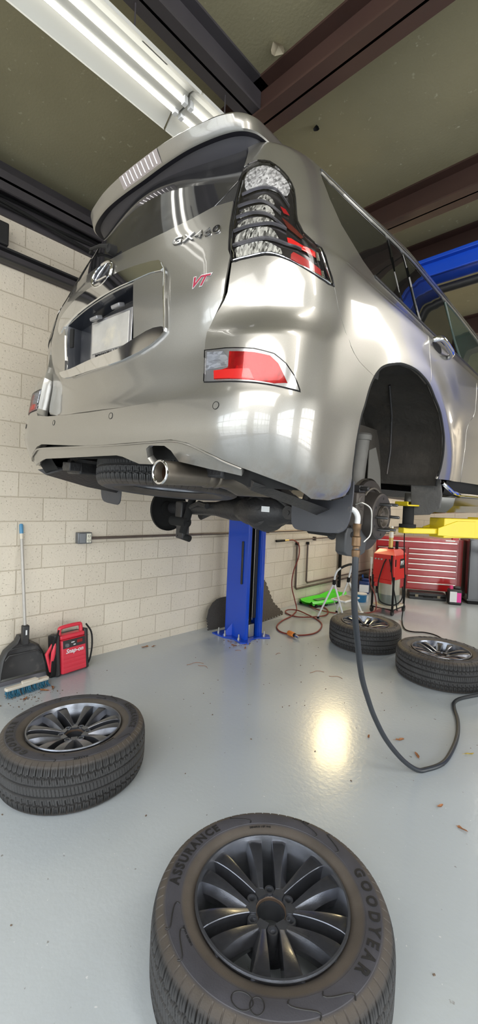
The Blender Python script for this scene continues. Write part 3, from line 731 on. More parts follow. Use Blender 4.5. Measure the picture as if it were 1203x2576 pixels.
for i in range(0,47):
    u=.0001+i*.1 if i<=10 else 1+(i-10)*.1
    a,b=Vector(S(u,1.775)),Vector(S(-u,1.775)); rows.append([a.lerp(b,t/12)+Vector((0,0,.06*math.sin(PI*t/12)**.6)) for t in range(13)])
MB().grid(rows).build('roof_panel',M_paint,car,True,0,60,False)
# hood, windscreen and nose, rough side
zh=1.15
rowsH=[]
for i in range(0,17):
    u=4.6+i*.1; a,b=Vector(S(u,zh)),Vector(S(-u,zh)); rowsH.append([a.lerp(b,t/8)+Vector((0,0,.05*math.sin(PI*t/8)-.004*i)) for t in range(9)])
MB().grid(rowsH).build('hood',M_paint,car,True,0,60,False)
a=rows[-1]; b=[rowsH[3][0].lerp(rowsH[3][-1],t/12) for t in range(13)]
MB().grid([a,[p.lerp(q,.5)+Vector((0,.05,.03)) for p,q in zip(a,b)],b]).build('windscreen',M_glass,car,True,0,60,False)
fr=[]
for z in (.45,.7,.95,1.11):
    p,q=Vector(S(6.2,z)),Vector(S(-6.2,z)); fr.append([p.lerp(q,t/12)+Vector((0,.16*math.sin(PI*t/12)**.5,0)) for t in range(13)])
MB().grid(fr).build('front_bumper',M_paint,car,True,0,60,False)
# ---- painted panels
lb=[(.888,1.157),(.93,1.161),(.984,1.163),(1.068,1.162),(1.186,1.153),(1.307,1.138),(1.466,1.115),(1.627,1.093),(1.795,1.082)]
bs=[(0,.698),(.319,.701),(.643,.711),(.871,.726),(.913,.743),(.924,.769),(.912,.82),(.903,.869),(.892,.926),(.892,.989),(.902,1.034),(.905,1.06)]+lb+[(1.849,1.029),(1.90,.995),(1.975,.962),(2.051,.93),(2.135,.893),(2.237,.863),(2.203,.8),(2.183,.731),(2.173,.673),(2.166,.603),(2.150,.521),(2.146,.464),(2.12,.425),(2.03,.405),(1.9,.408),(1.711,.440),(1.458,.468),(1.246,.493),(1.102,.514),(.988,.537),(.862,.566),(.753,.577),(.571,.572),(.248,.564),(0,.56)]
bump=bs[1:-1]; bump=[(0,.698)]+bump+[(0,.56)]+[(-u,z+(.012 if z<.5 else 0)) for u,z in bump[::-1]]
bumper=panel('rear_bumper',bump,M_paint,car,gap=.0018,thick=.055)
val=[(0,.559),(.247,.563),(.57,.571),(.753,.576),(.861,.564),(.987,.535),(1.102,.512),(1.246,.492),(1.243,.465),(1.094,.475),(.883,.492),(.775,.503),(.733,.54),(.689,.556),(.572,.557),(.542,.546),(.537,.513),(.560,.491),(.446,.491),(.379,.503),(.313,.516),(.258,.521),(-.098,.514),(-.5,.508),(-.8,.505),(-.9,.497),(-1.1,.478),(-1.246,.468),(-1.25,.492),(-1.102,.514),(-.988,.537),(-.861,.558),(-.666,.560),(-.247,.560)]
panel('bumper_valance',val,M_paint,car,off=-.006,thick=.03,gap=.001)
strip('valance_trim',[(-1.2,.497),(-.97,.535),(-.82,.556),(-.3,.557),(.248,.561),(.571,.569),(.753,.573),(.862,.562),(.988,.533),(1.102,.510),(1.246,.489)],.004,M_paint,bumper,.0)
for u,z in ((1.039,.679),(.249,.673),(-.5,.673),(-1.15,.679)):
    c=SV(u,z,.001); n=SN(u,z); t1=n.cross(Vector((0,0,1))).normalized(); F=frame(c,t1,n.cross(t1))
    o=MB().lathe([(0,.0),(.0105,.0),(.0115,-.001)],F,20).build('parking_sensor',M_paint,bumper,True,0,30,False)
    MB().tube([F@Vector((.0118*math.cos(w),.0118*math.sin(w),.0)) for w in [2*PI*i/24 for i in range(24)]],.0009,6,closed=True).build('sensor_ring',M_flat,bumper)
WT=[(1.835,1.612),(1.87,1.630),(2.1,1.628),(2.3,1.606),(2.55,1.585),(3.0,1.578),(3.4,1.585),(3.9,1.572),(4.3,1.52)]
def wt(u): return lerp_tab(WT,u)
lampo=[(.887,1.163),(.884,1.244),(.883,1.346),(.884,1.46),(.897,1.553),(.929,1.590),(.991,1.597),(1.121,1.578),(1.238,1.540),(1.33,1.496),(1.400,1.435),(1.426,1.353),(1.444,1.285),(1.496,1.24),(1.595,1.212),(1.645,1.192),(1.71,1.14),(1.790,1.084),(1.627,1.095),(1.465,1.117),(1.307,1.139),(1.186,1.154),(1.068,1.164),(.983,1.165),(.929,1.163)]
side=[(1.795,1.082),(1.849,1.029),(1.90,.995),(1.975,.962),(2.051,.93),(2.135,.893),(2.237,.863),(2.28,.907),(2.337,.943),(2.413,.965),(2.532,.976),(2.63,.971),(2.734,.953),(2.747,1.078),(2.755,1.14),(2.744,1.184),(2.735,1.252),(2.553,1.259),(2.388,1.267),(2.235,1.272),(2.159,1.3),(2.09,1.342),(2.009,1.388),(1.885,1.478),(1.815,1.57),(1.818,1.60)]+WT[:-1]+[(4.4,1.5),(4.75,1.26),(4.95,1.26),(4.6,1.60),(4.2,1.72),(4.0,1.775),(3.0,1.775),(2.0,1.775),(1.0,1.775),(.955,1.74),(.95,1.69),(.925,1.64),(.90,1.585)]+[(.929,1.592),(.991,1.599),(1.121,1.581),(1.238,1.543),(1.33,1.500),(1.404,1.437),(1.429,1.353),(1.447,1.287),(1.496,1.244),(1.598,1.215),(1.65,1.194),(1.714,1.142)]
rdoor=[(2.738,.951),(2.749,1.078),(2.757,1.14),(2.746,1.184),(2.74,1.254),(2.9,1.245),(3.1,1.252),(3.4,1.256),(3.66,1.256),(3.625,1.16),(3.62,1.0),(3.64,.8),(3.655,.545),(3.35,.538),(3.099,.536),(3.125,.57),(3.134,.61),(3.130,.65),(3.117,.69),(3.067,.767),(2.979,.854),(2.866,.911)]
fdoor=[(3.665,1.256),(4.2,1.25),(4.72,1.24),(4.78,1.0),(4.76,.55),(3.665,.545),(3.647,.8),(3.628,1.0),(3.633,1.16)]
ffen=[(4.73,1.25),(5.4,1.15),(6.2,1.10),(6.2,.5),(5.96,.5),(5.93,.7),(5.8,.85),(5.6,.95),(5.4,.98),(5.2,.95),(5.0,.85),(4.88,.7),(4.85,.545),(4.77,.545),(4.79,1.0)]
gl_q=[(1.885,1.478),(1.818,1.57),(1.822,1.598)]+WT[:4]+[(2.40,1.594),(2.425,1.465),(2.525,1.270),(2.388,1.270),(2.24,1.275),(2.165,1.303),(2.09,1.347),(2.013,1.390)]
gl_v=[(2.435,1.590),(2.535,1.585),(2.62,1.42),(2.715,1.262),(2.55,1.264),(2.47,1.42)]
gl_r=[(2.575,1.583),(3.0,1.577),(3.12,1.579),(3.22,1.46),(3.385,1.262),(3.1,1.256),(2.9,1.249),(2.77,1.262),(2.66,1.427)]
gl_f=[(3.20,1.581),(3.4,1.583),(3.9,1.570),(4.3,1.515),(4.66,1.265),(4.2,1.256),(3.46,1.262),(3.30,1.43)]
for fl in (False,True):
    panel('body_side_panel',side,M_paint,car,flip=fl,thick=.02)
    rd=panel('rear_door',rdoor,M_paint,car,flip=fl)
    fd=panel('front_door',fdoor,M_paint,car,flip=fl)
    panel('front_fender',ffen,M_paint,car,flip=fl)
    panel('quarter_window',gl_q,M_glass,car,off=-.004,flip=fl)
    panel('vent_window',gl_v,M_glass,rd,off=-.005,flip=fl)
    panel('rear_door_window',gl_r,M_glass,rd,off=-.005,flip=fl)
    panel('front_door_window',gl_f,M_glassf,fd,off=-.005,flip=fl)
    strip('window_trim',[(u,z+.004) for u,z in WT],.0022,mat('trim_dark_chrome',(.3,.3,.31),.2,.9),car,.004,fl)
    strip('belt_trim',[(2.24,1.268),(2.5,1.258),(2.9,1.245),(3.4,1.256),(4.2,1.25),(4.7,1.24)],.006,M_black,car,.0,fl)
    # door handles
    for u0,z0,par in ((2.80,1.172,rd),(3.80,1.165,fd)):
        cup=[(u0,z0+.024),(u0+.13,z0+.018),(u0+.135,z0-.030),(u0+.01,z0-.026)]
        h=panel('handle_recess',cup,M_flat,par,off=.0015,thick=.002,gap=0,flip=fl,rnd=2)
        sg=-1 if fl else 1
        pth=smooth_path([SV(sg*(u0-.005),z0+.004,.004),SV(sg*(u0+.03),z0+.008,.034),SV(sg*(u0+.13),z0-.002,.036),SV(sg*(u0+.20),z0-.012,.030),SV(sg*(u0+.235),z0-.016,.004)],5)
        mb=MB().tube(pth,[.010]+[.014]*(len(pth)-2)+[.010],12); mb.build('door_handle',M_chrome,par)
# ---- tailgate with the plate recess
TG[0]=1
tr=[(0,.70),(.296,.703),(.584,.715),(.80,.735),(.845,.752),(.862,.787),(.850,.887),(.848,.942),(.868,.998),(.883,1.039),(.885,1.062),(.876,1.159),(.876,1.274),(.868,1.37),(.866,1.416),(.752,1.416),(.626,1.388),(.462,1.362),(.308,1.346),(.087,1.336),(0,1.335)]
rec=[(-.46,1.128),(-.114,1.153),(.173,1.170),(.294,1.174),(.312,1.10),(.345,.962),(.225,.932),(-.31,.914),(-.50,.925)]
tgp=tr[:-1]+[(0,1.335)]+[(-u,z) for u,z in tr[-2:0:-1]]
tail=panel('tailgate',tgp,M_paint,car,holes=[rec],gap=.002)
tag(tail)
# recess walls + back
n=len(rec); R0=[SV(mi(p[0]),p[1],0) for p in dens([(mu(u),z) for u,z in rec],.03)]
depth=.055; back=[]
cxy=Vector((-.05,0,1.04))
for p in R0:
    q=p.copy(); q.y=.115+.03*abs(p.x); q.x=cxy.x+(p.x-cxy.x)*.95; q.z=cxy.z+(p.z-cxy.z)*.93; back.append(q)
wb=MB(); m_=len(R0); wb.add(R0+back,[(i,(i+1)%m_,m_+(i+1)%m_,m_+i) for i in range(m_)]+[tuple(range(m_,2*m_))])
wb.build('plate_recess',mat('recess_plastic',(.022,.024,.03),.2,var=.2,coat=.6),tail,True)
# licence plate with its holder
M_plate=mat('smudged_plate',(.46,.45,.43),.35,.3,var=.28,vscale=14,dirt=(.62,.58,.48),dirt_amt=.4,dscale=9)
Fp=frame((-.01,.096,1.035),(1,0,0),(0,.0,1))
MB().box(Fp@Vector((0,0,0)),(.318,.006,.168)).build('plate_holder',mat('holder_silver',(.45,.45,.47),.3,.8),tail,True,.002)
pl=MB().box(Fp@Vector((0,.006,.005)),(.286,.004,.132)).build('license_plate',M_plate,tail,True,.002)
vs,fs=text_geo('POHANKA LEXUS',.024,.0008,.0004,spacing=1.05); tb=MB().add([Fp@Vector((x*1.15,y-.0735,.0050+z)) for x,y,z in vs],fs); tb.build('holder_lettering',M_flat,pl,False)
for x,z in ((-.10,1.118),(.07,1.132)):
    MB().box((x,.075,z),(.062,.03,.016),M=Matrix.Rotation(.35,3,'X')).build('plate_lamp',mat('lamp_clear',(.22,.22,.23),.15,.3),tail,True,.004)
MB().box((-.262,.050,1.055),(.020,.012,.085),.3).build('recess_slot',M_flat,tail,True,.004)
# chrome garnish
gt=[(-.62,1.150),(-.60,1.195),(-.378,1.218),(-.038,1.228),(.26,1.234),(.477,1.228),(.502,1.212),(.512,1.182),(.434,1.187),(.354,1.182),(.294,1.178),(.173,1.174),(-.114,1.157),(-.46,1.132),(-.56,1.10),(-.60,1.12)]
gb=[(.572,.986),(.576,.962),(.451,.914),(.239,.877),(-.10,.868),(-.30,.870),(-.527,.888),(-.64,.93),(-.52,.922),(-.31,.910),(-.1,.913),(.225,.928),(.350,.958),(.476,.986)]
panel('garnish_top',gt,M_chrome,tail,off=.014,thick=.018,gap=.0,rnd=1)
panel('garnish_bottom',gb,M_chrome,tail,off=.014,thick=.018,gap=.0,rnd=1)
panel('garnish_left',[(-.62,1.15),(-.56,1.11),(-.47,1.13),(-.495,.925),(-.53,.915),(-.64,.93)],M_paint,tail,off=.010,thick=.014,gap=0,rnd=1)
panel('garnish_right',[(.300,1.176),(.434,1.183),(.512,1.178),(.566,.975),(.476,.985),(.350,.962),(.318,1.10)],M_paint,tail,off=.010,thick=.014,gap=.001)
strip('garnish_edge',[(.502,1.212),(.518,1.178),(.545,1.08),(.572,.975)],.0035,M_chrome,tail,.012)
# badge lettering
def surf_text(name,txt,u0,z0,w,h,m,parent,off,extr,offs=0,shear=0,spacing=1.):
    vs,fs=text_geo(txt,1.,0.,offs,shear,spacing); xs=[v[0] for v in vs]; ys=[v[1] for v in vs]
    sx=w/(max(xs)-min(xs)); sy=h/(max(ys)-min(ys)); cx=(max(xs)+min(xs))/2; cy=(max(ys)+min(ys))/2
    me_=[(mi(mu(u0)+(x-cx)*sx),z0+(y-cy)*sy) for x,y,z in vs]
    k=len(vs); mb=MB(); mb.add([SV(u,z,off+extr) for u,z in me_]+[SV(u,z,off) for u,z in me_],list(fs))
    cnt={}
    for f in fs:
        for i in range(len(f)):
            a,b=f[i],f[(i+1)%len(f)]; cnt.setdefault((min(a,b),max(a,b)),[]).append((a,b))
    mb.f+=[(l[0][1],l[0][0],l[0][0]+k,l[0][1]+k) for l in cnt.values() if len(l)==1]
    return mb.build(name,m,parent,False,recalc=False)
M_badge=mat('badge_chrome',(.42,.42,.43),.12,1.)
surf_text('model_badge','GX460',.686,1.292,.196,.033,M_badge,tail,.001,.004,.012,spacing=1.12)
surf_text('decal_outline','VT',.757,1.112,.072,.041,mat('decal_silver',(.7,.7,.72),.25,.5),tail,.0008,.0008,.055,.35,.92)
surf_text('decal_letters','VT',.757,1.112,.064,.034,mat('decal_maroon',(.30,.02,.05),.35),tail,.002,.0008,.015,.35,.98)
def onsurf(u0,z0,x,y,off): return SV(mi(mu(u0)+x),z0+y,off)
em=MB().tube([onsurf(-.010,1.262,.070*math.cos(w),.050*math.sin(w),.009) for w in [2*PI*i/40 for i in range(40)]],.0065,10,closed=True)
emb=em.build('emblem',M_chrome,tail)
MB().add([onsurf(-.010,1.262,.068*math.cos(w),.048*math.sin(w),.005) for w in [2*PI*i/32 for i in range(32)]],[tuple(range(32))]).build('emblem_face',mat('emblem_dark',(.12,.12,.13),.2,.8),emb,False)
MB().tube([onsurf(-.010,1.262,*p,.011) for p in ((.022,.038),(-.012,.004),(-.034,-.020),(-.010,-.022),(.045,-.020))],[.003,.005,.0055,.005,.003],8).build('emblem_stroke',M_chrome,emb)
# rear glass, corner trim, wiper
gh=[(.087,1.340),(.308,1.350),(.462,1.366),(.626,1.392),(.745,1.418),(.872,1.52),(.905,1.60),(.935,1.69),(.92,1.755)]
panel('rear_window',gh+[(-u,z) for u,z in gh[::-1]],M_rglass,tail,off=-.003,gap=.001)
for fl in (False,True): panel('glass_corner_trim',[(.765,1.420),(.870,1.420),(.875,1.47),(.880,1.518)],M_black,tail,off=-.002,flip=fl,gap=.001)
MB().tube([SV(.03,1.362,.028),SV(-.1,1.395,.034),SV(-.50,1.50,.026),SV(-.62,1.535,.02)],[.012,.008,.006,.005],8).build('wiper_arm',M_flat,tail)
MB().tube([SV(-.30,1.455,.018),SV(-.50,1.51,.018),SV(-.76,1.56,.018)],.006,8).build('wiper_blade',M_flat,tail)
MB().lathe([(0,.03),(.018,.03),(.022,.0)],frame(SV(.03,1.362,.004),(1,0,0),(0,0,1)),16).build('wiper_pivot',M_flat,tail)
TG[0]=0
# ---- spoiler
bot=[(0,.200),(.15,.199),(.27,.204),(.36,.216),(.45,.237),(.51,.262),(.545,.297),(.56,.345),(.565,.46)]
top=[(0,.167),(.15,.170),(.27,.180),(.38,.200),(.46,.220),(.515,.252),(.545,.30),(.548,.37),(.55,.48)]
def dense2(l,k=5): return [(p.x,p.y) for p in smooth_path([(x,y,0) for x,y in l],k)]
B_=dense2(bot); T_=dense2(top); B_=[(-x,y) for x,y in B_[:0:-1]]+B_; T_=[(-x,y) for x,y in T_[:0:-1]]+T_
def sec(i):
    (bx,by),(tx,ty)=B_[i],T_[i]
    return [(tx*.94,ty+.32,1.815),(tx*.97,ty+.10,1.800),(tx*.99,ty+.025,1.783),(tx*.998,ty+.006,1.772),(tx,ty,1.763),(tx*.5+bx*.5,ty*.5+by*.5,1.742),(bx,by,1.722),(bx*.995,by+.008,1.718)]
def sec2(i):
    (bx,by),(tx,ty)=B_[i],T_[i]
    uu=bx*.93/.60; w_=SV(max(-.97,min(.97,uu)),1.585,.002)
    return [(bx*.995,by+.008,1.718),(bx*.965,by+.030,1.722),(bx*.955,by+.045,1.698),(bx*.94,max(by+.07,w_.y-.02),1.672),(w_.x,max(w_.y,by+.03),1.60 if abs(bx)<.5 else 1.60+.09*(abs(bx)-.5)/.065)]
sp=MB().grid([sec(i) for i in range(len(B_))]).build('rear_spoiler',M_paint,car,True,0,50,False)
MB().grid([sec2(i) for i in range(len(B_))]).build('spoiler_underside',mat('underside_plastic',(.015,.014,.020),.5),sp,True,0,50,False)
rows=[]; mid=len(B_)//2
for i in [j for j in range(len(B_)) if abs(B_[j][0]-.025)<.15]:
    (bx,by),(tx,ty)=B_[i],T_[i]
    rows.append([(tx,ty-.0025,1.761),(tx*.5+bx*.5,ty*.5+by*.5-.0035,1.742),(bx,by-.0025,1.723)])
hb=MB().grid(rows).build('high_brake_lamp',mat('brake_lamp_lens',(.36,.33,.35),.12,.5,coat=1),sp,True,0,60,False)
for k in range(9):
    lv=MB()
    t=.1+.8*k/8; i=t*(len(rows)-1); a=rows[int(i)]; b=rows[min(len(rows)-1,int(i)+1)]; f=i-int(i)
    p=[Vector(x).lerp(Vector(y),f)+Vector((0,-.0015,0)) for x,y in zip(a,b)]; lv.tube([p[0]*.8+p[1]*.2,p[1],p[1]*.2+p[2]*.8],.0022,6)
    lv.build('lamp_rib',mat('lamp_rib_clear',(.75,.72,.74),.1,.6),hb)
# ---- lamps
R_=dict(bowl=[(.915,1.470),(.905,1.541),(.945,1.580),(1.058,1.581),(1.215,1.546),(1.34,1.485),(1.365,1.445),(1.316,1.411),(1.21,1.433),(1.058,1.459),(.962,1.46)],
row0=[(.974,1.404),(1.02,1.43),(1.075,1.426),(1.147,1.403),(1.187,1.371),(1.117,1.387),(1.016,1.407)],
row1=[(.905,1.338),(.917,1.376),(.973,1.384),(1.076,1.378),(1.146,1.358),(1.202,1.32),(1.108,1.333),(.993,1.348),(.939,1.345)],
row2=[(.901,1.285),(.914,1.318),(.961,1.329),(1.028,1.325),(1.145,1.308),(1.221,1.28),(1.085,1.286),(.986,1.295),(.939,1.291)],
row3=[(.899,1.228),(.903,1.26),(.949,1.28),(1.01,1.28),(1.137,1.271),(1.195,1.248),(1.238,1.217),(1.111,1.23),(1.002,1.234),(.941,1.233)],
row4=[(.898,1.17),(.9,1.213),(.942,1.222),(1.026,1.225),(1.131,1.214),(1.202,1.19),(1.242,1.16),(1.113,1.171),(1.006,1.177),(.945,1.176)])
LV=[[(.904,1.446),(.978,1.459),(1.081,1.455),(1.21,1.433),(1.356,1.359)],[(.893,1.391),(.95,1.398),(1.019,1.394),(1.133,1.368),(1.261,1.324)],[(.894,1.34),(.954,1.347),(1.024,1.339),(1.144,1.317),(1.313,1.257)],[(.894,1.277),(.958,1.287),(1.045,1.285),(1.168,1.28),(1.322,1.254)],[(.895,1.221),(.965,1.227),(1.062,1.227),(1.192,1.215),(1.429,1.178)]]
red1=[(1.321,1.224),(1.366,1.221),(1.575,1.178),(1.583,1.16),(1.42,1.180),(1.323,1.203)]
red2=[(1.325,1.161),(1.349,1.168),(1.642,1.127),(1.66,1.1),(1.493,1.118),(1.328,1.145)]
ref=[(.929,.76),(.908,.866),(1.046,.861),(1.268,.851),(1.426,.836),(1.529,.809),(1.604,.776),(1.678,.73),(1.495,.738),(1.306,.746),(1.082,.753)]
for fl in (False,True):
    L_=panel('tail_lamp',lampo,M_lamph,car,off=-.014,gap=.001,flip=fl)
    panel('reverse_reflector',R_['bowl'],M_bowl,L_,off=-.009,thick=.003,gap=0,rnd=1,flip=fl)
    for k in ('row0','row1','row2','row3','row4'): panel('lamp_reflector',R_[k],M_fac,L_,off=-.010,thick=.003,gap=0,rnd=1,flip=fl,gs=.015)
    for l in LV:
        sg=-1 if fl else 1
        P=smooth_path([(mu(u),z,0) for u,z in l],5); a=[SV(mi(p.x)*sg,p.y-.001,-.003) for p in P]; b=[SV(mi(p.x)*sg,p.y+.004,-.003) for p in P]; c=[SV(mi(p.x)*sg,p.y+.013,-.009) for p in P]; d=[SV(mi(p.x)*sg,p.y-.003,-.010) for p in P]
        MB().grid([d,a,b,c]).build('lamp_louver',M_louv,L_,True,0,30,False)
    panel('red_strip',red1,M_redb,L_,off=-.007,thick=.003,gap=0,flip=fl); panel('red_strip',red2,mat('dark_red_lens',(.35,.008,.012),.2,coat=1),L_,off=-.007,thick=.003,gap=0,flip=fl)
    panel('amber_strip',[(1.274,1.31),(1.38,1.275),(1.504,1.232),(1.471,1.226),(1.336,1.262)],mat('smoked_red',(.10,.018,.012),.2,coat=1),L_,off=-.008,thick=.002,gap=0,flip=fl)
    panel('red_strip',[(1.25,1.361),(1.312,1.348),(1.36,1.321),(1.292,1.331)],mat('dark_red_lens',(.35,.008,.012),.2),L_,off=-.008,thick=.002,gap=0,flip=fl)
    for q in ([(1.582,1.179),(1.608,1.178),(1.63,1.152),(1.598,1.151)],[(1.648,1.123),(1.675,1.124),(1.709,1.095),(1.666,1.101)]): panel('lamp_tab',q,M_chrome,L_,off=-.006,thick=.003,gap=0,flip=fl)
    for q,r in (([(.893,1.166),(.946,1.170),(1.066,1.171),(1.224,1.155),(1.464,1.119),(1.75,1.090)],.0035),([(.892,1.172),(.890,1.274),(.889,1.383),(.900,1.509)],.003),([(1.610,1.197),(1.660,1.158),(1.76,1.092)],.003)): strip('chrome_edge',q,r,M_chrome,L_,-.001,fl)
    panel('outer_lens',lampo,M_lens,L_,off=.004,thick=.012,gap=.002,flip=fl)
    sk=[(1.10,1.455),(1.21,1.433),(1.33,1.40),(1.385,1.44),(1.41,1.353),(1.435,1.285),(1.49,1.24),(1.595,1.212),(1.45,1.235),(1.30,1.29),(1.2,1.36)]
    strip('lamp_gasket',lampo,.0022,M_flat,L_,.0,fl,True,k=2)
    Q=panel('bumper_lamp',ref,M_flat,car,off=.0015,thick=.004,gap=-.003,flip=fl,rnd=0)
    panel('lamp_housing',ref,mat('housing_silver',(.5,.5,.52),.2,.8),Q,off=.0025,thick=.002,gap=.004,flip=fl)
    panel('red_section',[(1.076,.848),(1.273,.839),(1.398,.829),(1.467,.807),(1.559,.750),(1.459,.745),(1.302,.753),(.992,.764),(.997,.789),(1.082,.797)],M_redl,Q,off=.0035,thick=.002,gap=0,flip=fl)
    panel('red_bar',[(.984,.793),(1.252,.789),(1.302,.755),(.992,.766)],M_redb,Q,off=.0045,thick=.002,gap=0,flip=fl)
    panel('clear_section',[(.925,.857),(1.028,.852),(1.078,.825),(1.082,.803),(.935,.796)],m_facet('lamp_clear_facets',(.75,.78,.85),60,.7,.1,(1,1,3),lo=.5,bump=.4) if not fl else bpy.data.materials['lamp_clear_facets'],Q,off=.004,thick=.002,gap=0,flip=fl)
    panel('cover_lens',ref,M_lens,Q,off=.007,thick=.006,gap=.002,flip=fl)
# ---- wheel arch: lip, liner, mud guards
arch=[(2.144,.43),(2.146,.464),(2.150,.521),(2.166,.603),(2.173,.673),(2.183,.731),(2.203,.8),(2.237,.863),(2.28,.907),(2.337,.943),(2.413,.965),(2.532,.976),(2.63,.971),(2.734,.953),(2.866,.911),(2.979,.854),(3.067,.767),(3.117,.69),(3.134,.61),(3.115,.55),(3.105,.50)]
for fl in (False,True):
    sg=-1 if fl else 1
    P=smooth_path([(u,z,0) for u,z in arch],4)
    strip('arch_lip',arch,.006,M_flat,car,-.004,fl,k=4)
    rows=[]
    for i,p in enumerate(P):
        e=SV(p.x*sg,min(p.y,1.0),-.006); dy=e.y-1.04; dz=e.z-.50; rr=math.hypot(dy,dz) or 1
        wob=.012*math.sin(i*.5)+.008*math.sin(i*1.3)
        row=[]
        for j,(xx,ex) in enumerate(((.0,.0),(.035,.02),(.10,.035+wob*.3),(.2,.04+wob),(.30,.035-wob*.5),(.42,.03))):
            row.append(Vector((e.x-sg*xx,e.y+dy/rr*ex,e.z+dz/rr*ex*(1 if dz>0 else 0))))
        rows.append(row)
    inner=[r[-1] for r in rows]
    lin=MB().grid(rows); k=len(inner); c=Vector((inner[0].x-sg*.0,1.04,.50)); lin.add(inner+[c+Vector((sg*.02,0,.1))],[(i,i+1,k) for i in range(k-1)])
    ln=lin.build('wheel_arch_liner',M_liner,car,True,0,40,False)
    # ribs and an inner frame piece seen through the arch
    if not fl:
        q=MB().tube([(.60,.80,.90),(.58,.98,.95),(.55,1.10,.80),(.56,1.16,.62),(.58,1.20,.52)],.007,8)
        q.tube([(.75,1.20,.985),(.72,1.33,.86),(.70,1.40,.68),(.70,1.38,.55)],.006,8).build('liner_seam',M_under,ln)
        MB().add([(.60,1.20,.80),(.60,1.47,.80),(.62,1.50,.47),(.62,1.28,.47),(.61,1.22,.60)],[(0,1,2,3,4)]).build('liner_panel',mat('liner_brown',(.055,.047,.038),.85,var=.3,bump=.4,bscale=30),ln,False)
g=[(.786,.511),(.800,.37),(.819,.335),(.90,.345),(.950,.385),(.955,.456),(.940,.54),(.93,.60),(.80,.60)]
for fl in (False,True):
    sg=-1 if fl else 1
    M_=frame((0,1.515,0),(sg,0,0),(0,0,1))
    MB().prism(g,-.006,.006,M_).build('front_mud_guard',mat('worn_guard',(.07,.068,.065),.6,var=.3,bump=.3,dirt=(.13,.12,.105),dirt_amt=.15),car,True,.003)
fr_=[(.615,.42),(.618,.30),(.635,.272),(.66,.265),(.84,.272),(.875,.290),(.892,.335),(.898,.42),(.895,.50),(.87,.42),(.80,.40),(.66,.395)]
for fl in (False,True):
    sg=-1 if fl else 1
    pts=fr_ if not fl else [(x+.045 if x>.7 else x+.08,z-.005) for x,z in fr_]
    M_=frame((0,.62,0),(sg,0,0),(0,0,1))
    MB().prism(rounded(pts,1),-.004,.004,M_).build('mud_flap',M_flap,car,True,.002)
    # splash shield strip between the bumper and the flap
    st=MB().grid([[(sg*.70,.20,.475),(sg*.80,.14,.452),(sg*.83,.42,.395),(sg*.80,.62,.365)][::1],[(sg*.62,.24,.47),(sg*.76,.17,.425),(sg*.79,.44,.365),(sg*.74,.63,.335)]])
    st.add([(sg*.62,.24,.47),(sg*.76,.17,.425),(sg*.79,.44,.365),(sg*.74,.63,.335),(sg*.50,.3,.50),(sg*.5,.6,.5)],[(0,1,2,4),(2,3,5,4)])
    st.build('splash_shield',M_under,car,True,0,40,False)
# ---- running boards
for fl in (False,True):
    sg=-1 if fl else 1
    def P2(y,pr): return [(sg*x,y,z) for x,z in pr]
    pr=[(.80,.455),(.985,.455),(.992,.445),(.985,.40),(.95,.36),(.86,.345),(.80,.36)]
    rb=MB().grid([P2(1.56,[(x-.06,z) for x,z in pr]),P2(1.62,pr),P2(3.45,pr),P2(3.5,[(x-.06,z) for x,z in pr])]); k=len(pr)
    rb.f+= [tuple(range(k)),tuple(3*k+i for i in range(k))]+[(i*k,i*k+k-1,(i+1)*k+k-1,(i+1)*k) for i in range(3)]
    rb=rb.build('running_board',mat('board_metal',(.20,.19,.17),.13,.95,var=.1),car,True,0,30)
    MB().b2((min(sg*.82,sg*.975),1.66,.455),(max(sg*.82,sg*.975),3.4,.462)).build('step_tread',M_black,rb,True,.003)
    MB().tube([(sg*.955,1.50,.52),(sg*.985,1.58,.475),(sg*.992,1.70,.462),(sg*.992,3.42,.462)],.010,10).build('chrome_strip',M_chrome,rb)
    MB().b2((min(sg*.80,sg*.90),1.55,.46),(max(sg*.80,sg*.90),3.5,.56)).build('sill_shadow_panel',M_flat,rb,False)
# ---- underbody
MB().b2((-.80,.16,.60),(.80,.62,.63)).b2((-.50,.62,.60),(.50,1.6,.63)).b2((-.82,1.6,.52),(.82,4.7,.56)).b2((-.72,.14,.52),(.60,.18,.60)).build('floor_pan',M_flat,car,False)
for sx in (-1,1):
    r=MB().tube([(sx*.50,.20,.52),(sx*.50,.55,.50),(sx*.49,.85,.60),(sx*.48,1.25,.60),(sx*.47,1.55,.47),(sx*.46,4.5,.47)],.045,4); r.build('frame_rail',M_under,car,True,0,20)
    MB().cyl((sx*.49,1.05,.36),(sx*.49,1.05,.55),.055).build('bump_stop',M_flat,car)
    co=[(sx*.50+.055*math.cos(w),1.16+.055*math.sin(w),.34+.25*w/(2*PI*6)) for w in [2*PI*6*i/140 for i in range(141)]]
    MB().tube(co,.0075,8).build('coil_spring',M_under,car)
    MB().tube([(sx*.47,1.75,.42),(sx*.52,1.15,.20)],[.03,.026],12).build('trailing_arm',M_under,car)
MB().b2((-.62,.22,.44),(-.47,.34,.52)).b2((.44,.20,.46),(.60,.30,.53)).build('rear_crossmember',M_under,car,True,.01)
MB().tube([(-.60,.20,.475),(-.52,.17,.47),(-.46,.18,.50)],.014,10).b2((-.50,.14,.455),(-.42,.20,.50)).build('tow_hook',M_under,car,True,.004)
